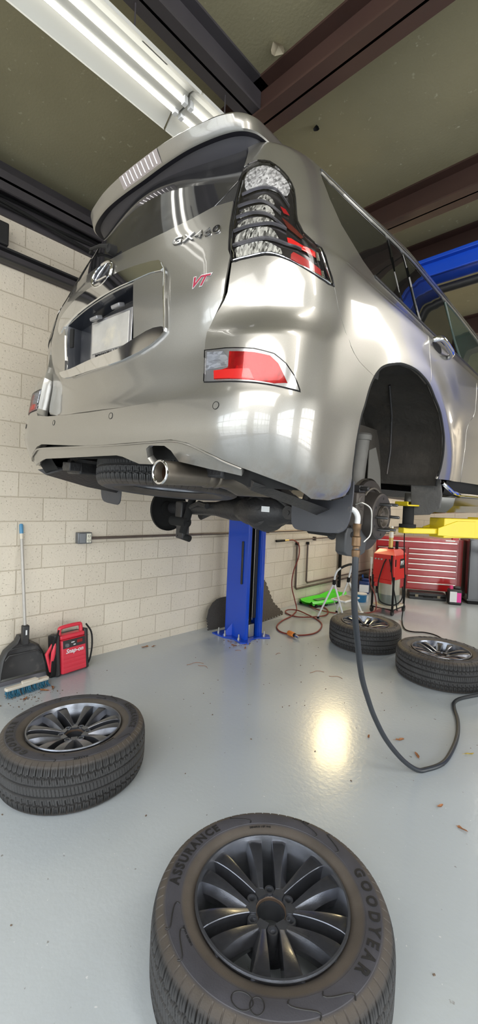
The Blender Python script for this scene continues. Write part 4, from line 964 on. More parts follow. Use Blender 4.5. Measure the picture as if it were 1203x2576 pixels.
# spare wheel hung under the floor, tread visible above the hanging disc
Ms=Matrix.Translation((-.11,.545,.590))@Matrix.Rotation(-.06,4,'Y')@Matrix.Rotation(-.10,4,'X')@Matrix.Rotation(PI,4,'Y')
sp_=thing('spare_wheel',None,None); sp_.parent=car; sp_.matrix_local=Ms
for k_ in ('label','category'):
    if k_ in sp_: del sp_[k_]
ti_=[c for c in w0.children if c.name.startswith('tire')][0].copy(); COL.objects.link(ti_); ti_.name='spare_tire'; ti_.parent=sp_; ti_.matrix_basis=Matrix()
ti_.scale=(.955,.955,.83)
MB().lathe([(.236,.165),(.240,.195),(.225,.185),(.215,.12),(.12,.09),(.10,.13),(.05,.13),(.0,.13)],n=64).build('spare_rim',mat('spare_rim_grey',(.17,.18,.20),.35,.8,var=.2),sp_)
MB().cyl((0,0,.10),(0,0,.19),.02).b2((-.30,-.012,.125),(.30,.012,.135)).build('spare_carrier',M_under,sp_,True,.003)
# exhaust
ex=MB().lathe([(.0345,-.235),(.0345,.0),(.0365,.003),(.0405,.0),(.0415,-.01),(.0415,-.24)],frame((.482,.02,.466),(1,0,0),(0,0,1)),40,closed=True)
M_exh=mat('exhaust_steel',(.19,.165,.135),.42,.85,var=.35,vscale=8,dirt=(.09,.07,.055),dirt_amt=.3)
exo=ex.build('exhaust_tip',M_exh,car,True,0,40)
ring=[(.482+.0385*math.cos(w),.016,.466+.0385*math.sin(w)) for w in [2*PI*i/40 for i in range(40)]]
MB().tube(ring,.0045,10,closed=True).build('polished_rim',M_chrome,exo)
MB().lathe([(0,-.20),(.034,-.20),(.034,-.03)],frame((.482,.02,.466),(1,0,0),(0,0,1)),32).build('tip_bore',mat('burnt_bore',(.07,.035,.02),.6,.4),exo)
F_=frame((.482,.24,.466),(1,0,0),(0,0,-1))
MB().lathe([(.0415,-.02),(.0455,-.01),(.0455,.015),(.041,.022),(.041,.03),(.0455,.036),(.0455,.055),(.041,.065),(.05,.12),(.062,.16),(.073,.19),(.074,.45),(.068,.48),(.05,.52),(.035,.56)],F_,40).build('muffler',M_exh,car)
MB().tube([(.482,.78,.46),(.47,.95,.50),(.40,1.2,.52),(.35,1.6,.46),(.33,3,.42)],.03,12).build('exhaust_pipe',M_exh,car)
MB().tube([(.482,.30,.51),(.52,.30,.56),(.50,.32,.60)],.006,8).build('exhaust_hanger',M_under,car)
# rear axle and differential
MB().tube([(-.72,1.06,.245),(-.28,1.06,.275),(-.13,1.06,.285),(.22,1.06,.300),(.72,1.10,.318)],[.042,.045,.07,.07,.042],20).build('axle_tube',M_under,car)
dm=Matrix.Translation((.15,1.06,.300))@Matrix.Rotation(-PI/2,4,'X')
df=MB().lathe([(0,-.135),(.045,-.135),(.085,-.12),(.105,-.09),(.118,-.03),(.122,-.02),(.122,.015),(.110,.03),(.095,.10),(.06,.17),(.05,.24),(0,.24)],dm@Matrix.Scale(-1,4,(0,0,1)) if 0 else dm,36)
df=df.build('differential_housing',M_under,car,True,0,30)
MB().tube([(.15-.24,1.06,.285),(.15-.11,1.02,.295),(.15,1.0,.302),(.15+.10,1.02,.307),(.15+.2,1.06,.31)],[.045,.085,.10,.085,.045],24).build('axle_center',M_under,df)
bt=MB()
for i in range(10):
    w=2*PI*i/10; p=dm@Vector((.108*math.cos(w),.108*math.sin(w),-.03)); q=dm@Vector((.108*math.cos(w),.108*math.sin(w),-.043)); bt.cyl(p,q,.008,n=6)
bt.build('cover_bolt',M_under,df)
MB().lathe([(0,-.142),(.018,-.142),(.018,-.132)],dm@Matrix.Translation((-.02,.03,0)),6).build('filler_plug',M_under,df)
lab=frame((.238,.920,.318),(1,.75,0),(0,-.05,1)); o=MB().prism([(-.022,-.015),(.022,-.015),(.022,.015),(-.022,.015)],0,.002,lab).build('paper_sticker',mat('sticker_white',(.75,.76,.76),.5),df,False)
sq=MB()
for i in range(5):
    for j in range(5):
        if random.random()<.6: sq.prism([(.003+i*.003,-.008+j*.003),(.006+i*.003,-.008+j*.003),(.006+i*.003,-.005+j*.003),(.003+i*.003,-.005+j*.003)],.002,.0024,lab)
for y in (.008,.002,-.004,-.010): sq.prism([(-.018,y),(-.004,y),(-.004,y+.002),(-.018,y+.002)],.002,.0024,lab)
MB().lathe([(0,-.02),(.034,-.02),(.036,0),(.036,.03),(.0,.03)],frame((.365,.98,.310),(1,0,0),(0,0,1)),24).cyl((.365,.945,.310),(.365,.97,.310),.012).build('control_arm_bushing',M_under,car)
MB().tube([(.365,1.0,.31),(.39,1.05,.34),(.45,1.0,.42)],.02,10).tube([(.35,.98,.335),(.26,.95,.40),(0.08,.93,.41),(-.2,.98,.40),(-.5,1.0,.40)],.011,10).build('stabilizer_bar',M_under,car)
MB().b2((.10,.90,.385),(.16,.95,.43)).build('hose_bracket',M_under,car,True,.004)
# left brake backing plate, knuckle and lower bracket
bp_=Matrix.Translation((-.765,1.05,.235))@Matrix.Rotation(PI/2,4,'Y')
lb_=MB().lathe([(0,.0),(.05,.0),(.055,-.012),(.13,-.012),(.15,.0),(.158,.012),(.158,.03)],bp_@Matrix.Scale(1,4),40).build('backing_plate',M_flat,car,True,0,30)
MB().b2((-.60,.985,.13),(-.53,1.07,.30)).b2((-.575,.98,.05),(-.50,1.04,.16)).build('arm_bracket',M_under,lb_,True,.008)
MB().cyl((-.64,1.0,.165),(-.48,1.0,.165),.034).cyl((-.66,1.0,.165),(-.46,1.0,.165),.012).cyl((-.56,1.0,.07),(-.47,1.02,.055),.022).build('bushing',M_flat,lb_)
MB().tube([(-.5,1.03,.26),(-.40,1.02,.30),(-.30,1.0,.29)],.02,8).build('brake_pipe',M_under,lb_); MB().b2((-.86,.99,.24),(-.80,1.03,.29)).build('brake_bracket',M_under,lb_,True,.005)
MB().cyl((-.50,.98,.09),(-.50,1.12,.55),.026).build('shock_absorber',M_flat,car)
# right brake rotor, hub, studs, calliper
HX,HY,HZ=.757,1.118,.330
rm_=Matrix.Translation((HX,HY,HZ))@Matrix.Rotation(PI/2,4,'Y')
M_rot=mat('rotor_iron',(.060,.052,.047),.5,.55,var=.3,vscale=20,dirt=(.09,.055,.035),dirt_amt=.2)
rt=MB().lathe([(.045,.048),(.105,.048),(.112,.043),(.115,.03),(.117,-.018),(.173,-.018),(.175,-.022),(.175,-.044),(.11,-.044),(.10,.0),(.045,.0)],rm_,72,closed=True).build('brake_rotor',M_rot,car,True,0,30)
MB().lathe([(0,.052),(.022,.052),(.026,.046),(.040,.046),(.046,.060),(.0535,.062),(.055,.05)],rm_,40).build('hub_flange',mat('hub_rusty',(.10,.085,.07),.5,.6,var=.4,vscale=60),rt)
for i in range(6):
    w=PI/6+i*PI/3; a=rm_@Vector((.070*math.cos(w),.070*math.sin(w),.048)); b=rm_@Vector((.070*math.cos(w),.070*math.sin(w),.102)); c=rm_@Vector((.070*math.cos(w),.070*math.sin(w),.107))
    MB().tube([a,b,c],[.0072,.0072,.005],12).build('wheel_stud',mat('stud_steel',(.13,.13,.13),.35,.9),rt)
ho=MB()
for i in range(6):
    w=i*PI/3; a=rm_@Vector((.088*math.cos(w),.088*math.sin(w),.0475)); b=rm_@Vector((.088*math.cos(w),.088*math.sin(w),.0485)); ho.cyl(a,b,.0068,n=12)
ho.build('rotor_hole',M_flat,rt)
arc=[2*PI*i/48 for i in range(6,44)]
MB().grid([[rm_@Vector((r*math.cos(w),r*math.sin(w),z)) for r,z in ((.10,-.06),(.172,-.06),(.182,-.052),(.184,-.03))] for w in arc]).build('dust_shield',mat('shield_metal',(.13,.115,.095),.6,.4,var=.3),car,True,0,40,False)
cal=MB().b2((.685,.925,.285),(.765,1.005,.44)).b2((.64,.94,.30),(.69,1.0,.42)).cyl((.63,.965,.40),(.77,.965,.40),.030).cyl((.63,.965,.335),(.77,.965,.335),.030)
cal=cal.build('brake_caliper',mat('caliper_iron',(.075,.065,.058),.55,.4,var=.3,vscale=20),car,True,.008)
MB().tube(smooth_path([(.76,.92,.385),(.79,.92,.395),(.82,.95,.37),(.82,.97,.31),(.815,.98,.25),(.80,.95,.215)],5),.0035,8).build('brake_line',M_bolt,cal)
MB().b2((.69,.97,.44),(.75,1.03,.475)).cyl((.73,.98,.46),(.79,.98,.46),.010).cyl((.67,.95,.43),(.67,.95,.50),.012).build('caliper_bracket',M_under,cal,True,.004)
MB().tube([rm_@Vector((.135*math.cos(w),.135*math.sin(w),-.005)) for w in [PI*.62+PI*.62*i/10 for i in range(11)]],.005,6).build('caliper_clip',mat('shield_metal',(.09,.08,.068),.6),cal)
MB().cyl((.60,1.19,.30),(.60,1.23,.60),.030).cyl((.60,1.21,.47),(.60,1.24,.73),.047).lathe([(.03,-.01),(.055,-.005),(.057,.02),(.05,.03)],Matrix.Translation((.60,1.24,.725)),24).build('shock_absorber',mat('shock_grey',(.13,.125,.115),.6,.2,var=.2,vscale=30),car)
pl_=frame((.66,1.33,.55),(.3,1,0),(0,0,1))
MB().prism([(-.06,-.12),(.05,-.10),(.03,.02),(-.02,.14),(-.07,.12)],-.004,.004,pl_).build('inner_bracket',mat('grey_underseal',(.10,.095,.085),.8),car,True,.003)
br_=frame((.715,1.005,.205),(.20,1,0),(0,0,1))
bk=MB().prism([(-.085,-.05),(-.065,-.065),(.02,-.075),(.07,-.055),(.075,.0),(.065,.07),(-.075,.07),(-.09,.04)],-.03,.03,br_).build('lower_arm_bracket',mat('bracket_black',(.05,.052,.056),.45,.3,var=.2),car,True,.006)
hh=MB()
for x,y,r in ((-.040,.035,.014),(-.015,-.03,.009)):
    hh.cyl(br_@Vector((x,y,-.033)),br_@Vector((x,y,-.029)),r,n=16); hh.cyl(br_@Vector((x,y,.029)),br_@Vector((x,y,.033)),r,n=16)
hh.build('bracket_hole',M_flat,bk)
MB().cyl((.60,.80,.262),(.72,.80,.262),.026).cyl((.58,.80,.262),(.74,.80,.262),.012).build('sway_bar_mount',M_flat,car)
# ---------------------------------------------------------------- things on the floor and by the wall
M_handle=mat('worn_handle',(.42,.40,.37),.45,.3,var=.15,vscale=20)
# long handled dustpan leaning on the wall
t=thing('dustpan','black long-handled dustpan leaning on the block wall, blue grip end on top','dustpan',(-3.58,1.31,0))
tip=Vector((-.13,-.01,1.28)); bot_=Vector((-.005,.0,.40)); dv=(tip-bot_)
MB().cyl(bot_,bot_+dv*.90,.0125,n=16).build('handle',M_handle,t)
MB().cyl(bot_+dv*.86,bot_+dv*.91,.0145,n=16).build('grip_band',mat('tan_tape',(.6,.55,.45),.6),t)
MB().tube([bot_+dv*.91,bot_+dv*.99,bot_+dv*1.0],[.0155,.0155,.010],14).build('grip_end',mat('grip_blue',(.07,.24,.42),.45),t)
MB().b2((-.028,-.026,.30),(.022,.026,.46)).build('handle_socket',M_black,t,True,.008)
MB().b2((.0222,-.006,.385),(.0235,.006,.425)).build('socket_slot',M_white,t,False)
hood=[(-.195,.0),(-.188,.06),(-.165,.17),(-.13,.235),(-.09,.265),(-.045,.295),(-.025,.34),(.025,.34),(.045,.295),(.09,.265),(.13,.235),(.165,.17),(.188,.06),(.195,.0)]
Mh=frame((-.02,0,.03),(0,1,0),(-.14,0,1))
hb_=MB()
rws=[]
for k,(sc_,zz) in enumerate(((1,-.06),(1,-.002),(.985,.006),(.90,.02),(.84,.012))):
    rws.append([Mh@Vector((x*sc_,(y-.12)*sc_+.12,zz)) for x,y in hood])
hb_.grid(rws); n_=len(hood); hb_.f.append(tuple((len(rws)-1)*n_+i for i in range(n_)))
hb_.build('pan_hood',mat('dusty_black_plastic',(.035,.035,.036),.5,var=.4,dirt=(.10,.095,.085),dirt_amt=.2,dscale=14),t,True,0,40)
MB().prism([(-.20,-.045),(.20,-.045),(.195,.0),(-.195,.0)],-.01,.016,Mh).build('pan_lip',mat('lip_grey',(.13,.13,.145),.5,var=.2),t,True,.004)
MB().tube([Mh@Vector(p) for p in ((-.10,.235,.012),(-.07,.24,.016),(.07,.24,.016),(.10,.235,.012))],.005,8).tube([Mh@Vector(p) for p in ((-.14,.16,.018),(-.11,.195,.026),(.11,.195,.026),(.14,.16,.018))],.006,8).build('pan_rib',mat('dusty_black_plastic',(0,0,0)),t)
# push broom head on the floor
t=thing('broom_head','dusty broom head with a white block and blue bristles below the dustpan','broom',(-3.385,1.265,0),math.radians(94))
MB().prism([(-.165,-.014),(-.155,-.024),(.155,-.024),(.165,-.014),(.165,.014),(.155,.024),(-.155,.024),(-.165,.014)],.045,.068).prism([(-.05,-.02),(.08,-.02),(.07,.02),(-.04,.02)],.066,.085).build('block',mat('block_cream',(.62,.58,.50),.6,var=.15),t,True,.006)
bb=MB(); cc=MB()
for i in range(420):
    x=random.uniform(-.16,.16); y=random.uniform(-.02,.02); s_=1.0+.5*random.random()
    p=[(x,y,.048),(x+random.uniform(-.008,.008),y*1.2-.006,.022),(x+random.uniform(-.02,.02),y*1.6-.02*s_,.003)]
    (bb if i%5 else cc).tube(p,[.0022,.0018,.001],4,cap=False)
bb.build('bristles',mat('bristle_blue',(.015,.14,.24),.6),t,False)['kind']='stuff'; cc.build('dust_strands',mat('dust',(.12,.10,.08),.9),t,False)['kind']='stuff'
# jump starter
t=thing('jump_starter','red and black portable jump starter pack standing by the block wall','jump starter',(-3.53,1.665,0),math.radians(6))
M_red=mat('red_plastic',(.62,.035,.06),.38,var=.1,vscale=6,dirt=(.22,.05,.05),dirt_amt=.05,dscale=20)
Mj=Matrix.Rotation(math.radians(-6),4,'Y')
def jb(lo,hi): 
    c=[(a+b)/2 for a,b in zip(lo,hi)]; return (Mj@Vector(c),[b-a for a,b in zip(lo,hi)])
def jbox(mb,lo,hi): c,d=jb(lo,hi); mb.box(c,d,M=Mj.to_3x3()); return mb
b=MB(); jbox(b,(-.03,-.105,.012),(.075,.125,.295)); jbox(b,(-.03,-.105,.295),(.06,.125,.335)); b.build('front_case',M_red,t,True,.012)
b=MB(); jbox(b,(-.10,-.135,.0),(-.03,.15,.33)); jbox(b,(-.04,-.15,.0),(.055,-.105,.35)); jbox(b,(-.04,.125,.0),(.05,.165,.35)); b.build('side_frame',M_black,t,True,.012)
hp=smooth_path([Mj@Vector(p) for p in ((.02,-.092,.32),(.02,-.092,.372),(.02,-.07,.395),(.02,.085,.398),(.02,.108,.378),(.02,.108,.32))],5)
MB().tube(hp,.0165,12).build('carry_handle',M_red,t)
b=MB()
for z in (.04,.075,.11,.145): jbox(b,(.075,-.095,z),(.079,.115,z+.024))
b.build('front_rib',M_red,t,True,.002)
b=MB(); jbox(b,(.0755,-.095,.225),(.080,.115,.292)); pn=b.build('control_panel',M_black,t,True,.003)
b=MB(); Fj=frame(Mj@Vector((.080,-.06,.25)),(0,1,0),Mj.to_3x3()@Vector((0,0,1))); b.lathe([(0,.012),(.015,.012),(.018,0)],Fj,20).build('knob',mat('knob_grey',(.12,.12,.13),.5),pn)
b=MB(); jbox(b,(.080,.035,.252),(.0812,.085,.278)); b.build('red_display',mat('display_red',(.25,.01,.01),.3),pn,False)
b=MB(); jbox(b,(.080,-.02,.262),(.0812,.01,.27)); jbox(b,(.080,.0,.240),(.0812,.02,.248)); b.build('panel_mark',M_white,pn,False)
vs,fs=text_geo('Snap-on',.050,.0008,.001,.25); Ft=frame(Mj@Vector((.0795,.01,.195)),(0,1,0),Mj.to_3x3()@Vector((0,0,1)))
MB().add([Ft@Vector(v) for v in vs],fs).build('front_lettering',M_white,t,False)
for k in range(4):
    cab=MB(); y=-.150-.008*k; cab.tube(smooth_path([(.04+.01*k,y+.02,.40-.01*k),(.05,y-.01,.30),(.055,y-.015,.12),(.03,y-.005,.02),(-.03,y-.01,.03),(-.05,y-.02,.2)],5),.0075,8).build('cable',M_flat,t)
cab=MB().tube(smooth_path([(.03,.13,.40),(.045,.175,.32),(.05,.185,.2),(.045,.17,.08),(.03,.15,.02)],5),.0075,8)
cab.build('cable',M_flat,t)
cl=MB().tube([(.045,-.165,.30),(.06,-.185,.22),(.03,-.19,.06)],[.012,.018,.008],10).tube([(.01,-.165,.28),(-.01,-.20,.20),(.03,-.19,.06)],[.012,.018,.008],10).build('clamp',M_red,t,True,.002)
# interlocking rubber mats against the wall
M_mat=mat('rubber_mat',(.045,.042,.04),.8,var=.3,vscale=40,bump=.8,bscale=90)
def teeth(a,b,n,h,d0=.5):
    a=Vector(a);b=Vector(b);d=(b-a)/n;nn=Vector((d.y,-d.x)).normalized()*h; o=[]
    for i in range(n):
        p=a+d*i; o+= [p+d*.0,p+d*.28,p+d*.18+nn,p+d*.82+nn,p+d*.72]
    return [(v.x,v.y) for v in o]
arc_=[(-.19+.02,.16),(-.14,.24),(-.07,.31),(.0,.345),(.07,.355)]
pts=[(-.05,.0),(.22,.0)]+[(.22,.355)]+arc_[::-1]+teeth((-.17,.16),(-.16,-.0),5,.014)
t=thing('floor_mat','dark rounded piece of interlocking rubber mat leaning left of the blue post','mat',(-3.66,3.53,0.005),group=None)
MB().prism([(p[0],p[1]) for p in pts],0,.012,frame((.06,0,0),(0,1,0),(-.16,0,1))).build('mat_piece',M_mat,t,False)
pts=[(-.20,.0)]+teeth((-.20,.0),(.42,.03),11,.016)+[(.42,.03)]+teeth((.42,.03),(.27,.20),4,.014)+teeth((.27,.20),(.22,.50),5,.014)+[(.22,.52)]+teeth((.22,.52),(-.2,.52),7,.014)
t=thing('floor_mat','brown-black interlocking rubber mat sloping right of the blue post','mat',(-3.60,4.18,0.01))
MB().prism(pts,0,.012,frame((.16,0,0),(0,1,0),(-.42,0,1))).build('mat_piece',mat('dusty_rubber_mat',(.085,.07,.055),.85,var=.25,vscale=40,bump=.9,bscale=90),t,False)
# red air hose
M_hose=mat('red_hose',(.20,.028,.02),.5,var=.2)
hz=.010
pth=[(WX+.035,5.0,1.0),(WX+.06,5.08,1.0),(WX+.10,5.16,.93),(WX+.10,5.17,.75),(WX+.10,5.06,.55),(WX+.12,5.0,.35),(WX+.16,5.03,.15),(WX+.24,4.98,.02)]+[(x,y,hz) for x,y in [(-3.36,4.68),(-3.304,4.416),(-3.20,4.16),(-3.06,4.02),(-2.93,4.0),(-2.80,4.07),(-2.729,4.24),(-2.76,4.44),(-2.88,4.68),(-3.05,4.82)]]+[(-3.25,4.90,.016),(-3.46,4.95,.024),(-3.57,4.87,.018),(-3.50,4.74,.012),(-3.286,4.70,.012),(-3.12,4.84,.022),(-3.08,5.10,.012),(-3.22,5.37,.012),(-3.43,5.50,.012),(-3.60,5.58,.012),(-3.62,5.50,.012),(-3.50,5.35,.012),(-3.28,5.235,.020),(-3.02,5.319,.012),(-2.86,5.52,.012),(-2.74,5.76,.012),(-2.70,5.84,.06),(-2.74,5.87,.25),(-2.83,5.86,.45),(-2.83,5.86,.62)]
o=MB().tube(smooth_path(pth,7),.0085,10).build('air_hose',M_hose); tag(o,'thin red air hose looping over the floor from the wall valve','hose')
t=thing('impact_tool','small orange and chrome air tool at the red hose end on the floor','air tool',(-2.84,3.98,.0),math.radians(-12))
MB().lathe([(0,-.06),(.024,-.06),(.030,-.05),(.030,.02),(.026,.035),(.020,.04)],Matrix.Translation((0,0,.032))@Matrix.Rotation(PI/2,4,'Y'),20).build('tool_body',mat('orange_grip',(.72,.22,.035),.5,var=.25,vscale=30,dirt=(.12,.06,.03),dirt_amt=.1,dscale=40),t)
MB().cyl((.04,0,.032),(.115,0,.022),.016).build('tool_nose',M_chrome,t); MB().cyl((.035,0,.032),(.055,0,.032),.022).build('tool_collar',M_flat,t)
# green creeper board by the wall
t=thing('mechanic_creeper','bright green plastic creeper lying by the block wall behind the stool','creeper',(-3.53,5.75,.0),math.radians(84))
M_green=mat('green_plastic',(.08,.70,.03),.4,var=.1,dirt=(.05,.25,.02),dirt_amt=.05)
rw=[]
for i in range(13):
    x=-.42+.84*i/12; w_=.19*(1-.25*abs(i/6-1)**2); zc=.045+.075*max(0,(x-.1)/.35)
    rw.append([(x,-w_,zc+.015),(x,-w_*.8,zc+.045),(x,-w_*.55,zc+.02),(x,0,zc+.012),(x,w_*.55,zc+.02),(x,w_*.8,zc+.045),(x,w_,zc+.015)])
g=MB().grid(rw).grid([[(p[0],p[1]*.96,max(.03,p[2]-.025)) for p in r] for r in rw]); g.build('body_tray',M_green,t,True,0,50)
MB().b2((-.20,-.05,.066),(.05,.05,.072)).build('center_decal',mat('decal_dark',(.10,.22,.10),.4),t,True,.01)
for x in (-.36,-.12,.14,.36):
    for s_ in (-1,1): MB().cyl((x,s_*.15-.012,.024),(x,s_*.15+.012,.024),.024).build('caster_wheel',M_flat,t)
# white two-step stool
t=thing('step_stool','white folding two-step stool with a curved top handle by the wall','step stool',(-2.90,5.18,0))
def sp3(p): return Vector(p)
Fl,Fr=Vector((-.19,-.27,0)),Vector((-.19,.22,0)); Bl,Br=Vector((.18,-.20,0)),Vector((.20,.27,0)); Hl,Hr=Vector((-.02,-.17,.50)),Vector((.0,.18,.50))
lm=[(Fl,Hl),(Fr,Hr),(Bl,Hl),(Br,Hr)]
for a_,b_ in lm:
    MB().cyl(a_+Vector((0,0,.02)),b_,.0125,n=12).build('leg',M_white,t); MB().cyl(a_,a_+(b_-a_)*.05,.016,n=12).build('foot_cap',M_flat,t)
for h in (Hl,Hr): MB().b2((h.x-.02,h.y-.018,h.z-.03),(h.x+.02,h.y+.018,h.z+.04)).build('hinge',M_flat,t,True,.006)
hpth=smooth_path([Hl+Vector((0,0,.02)),Hl+Vector((.01,0,.10)),Hl+Vector((.03,.03,.17)),Vector((.05,-.06,.72)),Vector((.07,.06,.74)),Hr+Vector((.05,-.03,.22)),Hr+Vector((.02,0,.12)),Hr+Vector((0,0,.02))],6)
MB().tube(hpth,.0125,12).build('top_handle',M_white,t); k_=len(hpth)
MB().tube(hpth[int(k_*.36):int(k_*.68)],.0165,12).build('handle_grip',M_flat,t)
def stepb(nm,c,wx,wy):
    o=MB().b2((c[0]-wx,c[1]-wy,c[2]-.02),(c[0]+wx,c[1]+wy,c[2])).build('step',M_white,t,True,.006); MB().b2((c[0]-wx*.8,c[1]-wy*.85,c[2]),(c[0]+wx*.8,c[1]+wy*.85,c[2]+.004)).build('tread_pad',mat('tread_grey',(.33,.29,.24),.8,var=.2),o,True,.001)
stepb('s',(.06,.01,.285),.11,.20); stepb('s',(.13,-.0,.10),.10,.22)
MB().tube([(.0,-.19,.27),(.10,-.21,.10)],.006,8).tube([(.0,.20,.27),(.10,.23,.10)],.006,8).build('link_bar',M_bolt,t)
# bottles and tub by the wall
t=thing('oil_jug','dark blue oil jug with a white label by the far wall','jug',(-3.47,6.98,0),.5)
MB().prism([(-.09,-.06),(.09,-.06),(.09,.06),(-.09,.06)],0,.22).b2((-.05,-.03,.22),(.09,.03,.27)).build('jug_body',mat('navy_plastic',(.01,.03,.13),.4),t,True,.02)
MB().b2((.0905,-.05,.04),(.092,.05,.17)).b2((-.08,-.0615,.03),(.08,-.060,.16)).build('jug_label',M_white,t,False); MB().cyl((-.05,0,.22),(-.05,0,.27),.025).build('jug_cap',M_flat,t)
t=thing('oil_jug','black oil jug behind the blue one by the far wall','jug',(-3.56,7.22,0),.3)
MB().prism([(-.09,-.06),(.09,-.06),(.09,.06),(-.09,.06)],0,.24).b2((-.05,-.03,.24),(.09,.03,.30)).build('jug_body',M_black,t,True,.02); MB().cyl((-.05,0,.24),(-.05,0,.29),.025).build('jug_cap',mat('cap_blue',(.02,.12,.5),.4),t)
t=thing('wipes_tub','small blue tub with a printed label under the stool steps','tub',(-3.19,6.34,0))
MB().lathe([(0,0),(.075,0),(.08,.01),(.088,.12),(.0,.12)],n=32).build('tub_body',mat('tub_blue',(.03,.22,.50),.4,var=.2,vscale=40),t); MB().lathe([(.0,.12),(.09,.12),(.09,.135),(0,.14)],n=32).build('tub_lid',M_white,t)
# fluid exchange machine
t=thing('fluid_machine','red fluid exchange machine on a black wheeled frame with two tall tubes','machine',(-2.63,6.09,0))
M_mred=mat('machine_red',(.62,.025,.02),.35,var=.08,coat=.3)
MB().b2((-.165,-.21,.50),(.155,.205,.86)).b2((-.165,-.205,.44),(.12,-.19,.50)).build('cabinet',M_mred,t,True,.012)
MB().add([(-.165,-.21,.86),(.155,-.21,.86),(.155,.205,.86),(-.165,.205,.86),(-.12,-.13,.935),(.10,-.13,.935),(.10,.13,.935),(-.12,.13,.935)],[(0,1,5,4),(1,2,6,5),(2,3,7,6),(3,0,4,7),(4,5,6,7)]).build('sloped_top',M_mred,t,True,.004)
MB().b2((.1555,-.02,.66),(.158,.13,.80)).build('badge_plate',M_flat,t,False)
vs,fs=text_geo('PF7',.085,.001,.003); Fb=frame((.1585,.055,.735),(0,1,0),(0,0,1)); MB().add([Fb@Vector(v) for v in vs],fs).build('badge_lettering',M_white,t,False)
MB().b2((.10,-.212,.62),(.125,-.2105,.86)).b2((.155,-.19,.70),(.160,-.16,.80)).build('side_slot',M_flat,t,False)
for i in range(3): MB().cyl((-.12+.045*i,-.212,.79),(-.12+.045*i,-.235,.79),.012,n=12).build('hose_port',M_bolt,t)
MB().cyl((0,-.01,.93),(0,-.01,1.24),.030).build('fluid_tube',mat('amber_fluid',(.62,.42,.06),.2,coat=.6),t); MB().cyl((0,-.01,1.10),(0,-.01,1.27),.034,.026).build('tube_top',mat('cloudy_tube',(.72,.70,.62),.25,coat=.5),t)
MB().cyl((.07,.04,.93),(.07,.04,1.05),.022).cyl((.0,-.01,.925),(0,-.01,.95),.04).build('tube_collar',M_flat,t)
MB().cyl((0,.0,.115),(0,0,.50),.15,n=40).build('fluid_tank',mat('cloudy_tank',(.40,.38,.31),.3,var=.1,coat=.3),t)
MB().cyl((0,.0,.116),(0,0,.27),.1512,n=40).build('tank_fluid',mat('tank_fluid',(.17,.19,.17),.3,coat=.3),t)
MB().b2((-.17,-.20,.085),(.16,.20,.115)).build('tank_tray',mat('tray_tan',(.55,.50,.40),.5),t,True,.004)
for x,y in ((-.16,-.20),(.15,-.20),(.15,.20),(-.16,.20)):
    MB().b2((x-.012,y-.012,.07),(x+.012,y+.012,.55)).build('frame_leg',M_flat,t,False)
    c=MB().cyl((x-.014,y,.038),(x+.014,y,.038),.038).build('caster',M_black,t); MB().b2((x-.02,y-.02,.05),(x+.02,y+.02,.085)).build('caster_fork',M_flat,c,True,.003)
MB().tube([(-.16,-.20,.075),(.15,-.20,.075),(.15,.20,.075),(-.16,.20,.075)],.012,8,closed=True).build('lower_rail',M_flat,t)
MB().tube(smooth_path([(.03,-.212,.80),(.0,-.24,.70),(-.05,-.26,.45),(-.02,-.28,.22),(.08,-.26,.16),(.20,-.22,.17),(.24,-.1,.25),(.2,0,.4)],7),.009,8).tube(smooth_path([(.08,-.212,.80),(.12,-.23,.66),(.17,-.26,.45),(.22,-.27,.25),(.25,-.27,.10)],7),.009,8).build('machine_hose',M_flat,t)
MB().cyl((-.19,-.22,.70),(-.19,-.22,.80),.02).cyl((-.19,-.22,.52),(-.19,-.22,.70),.011).build('side_gauge',mat('gauge_white',(.6,.58,.52),.4),t)
# black power cord crossing the floor
pth=[(-2.40,5.98,1.30),(-2.38,5.95,1.0),(-2.33,5.90,.6),(-2.30,5.86,.3),(-2.29,5.78,.06),(-2.24,5.66,.012),(-2.13,5.43,.012),(-2.04,5.31,.012),(-1.95,5.31,.012),(-1.84,5.40,.012),(-1.70,5.38,.012),(-1.5,5.2,.012),(-1.2,5.0,.012)]
tag(MB().tube(smooth_path(pth,7),.008,8).build('power_cord',M_flat),'black cord dropping beside the red machine and curving to the tires','cord')
# tool chest
cd=Vector((.86,.51,0)).normalized()
CW,CH,CDp=1.42,.90,.52
t=thing('tool_chest','wide red rolling tool chest with full width drawer pulls','tool chest',(-2.16-.86*CW+.02,7.871-.51*CW+.0,0),math.atan2(cd.y,cd.x))
M_cred=mat('chest_red',(.42,.012,.012),.25,var=.08,coat=.6)
MB().b2((0,0,.13),(CW,CDp,1.03)).build('chest_body',M_cred,t,True,.006)
MB().b2((CW-.07,-.004,.13),(CW+.002,.0,1.03)).build('corner_post',mat('chest_red_dark',(.30,.01,.01),.3),t,True,.002)
M_al=mat('drawer_trim',(.78,.74,.68),.25,.7)
def drawer(x0,x1,z0,z1):
    d=MB().b2((x0,-.012,z0),(x1,.0,z1)).build('drawer',M_cred,t,True,.003)
    MB().b2((x0+.01,-.030,z1-.028),(x1-.01,-.012,z1-.010)).build('drawer_pull',M_al,d,True,.003)
z=.985; drawer(.02,CW-.09,z-.115,z); z-=.125
for k in range(3):
    drawer(.02,.50,z-.26,z) if k==2 else None
drawer(.02,.50,z-.09,z)
for h in (.088,.086,.088,.098,.11,.118,.125):
    drawer(.54,CW-.09,z-h+.006,z); z-=h
MB().b2((CW-.28,-.006,1.0),(CW-.13,-.001,1.02)).build('maker_badge',M_bolt,t,False)
MB().b2((CW-.16,.05,1.03),(CW-.06,.14,1.07)).build('red_box',M_mred,t,True,.004)
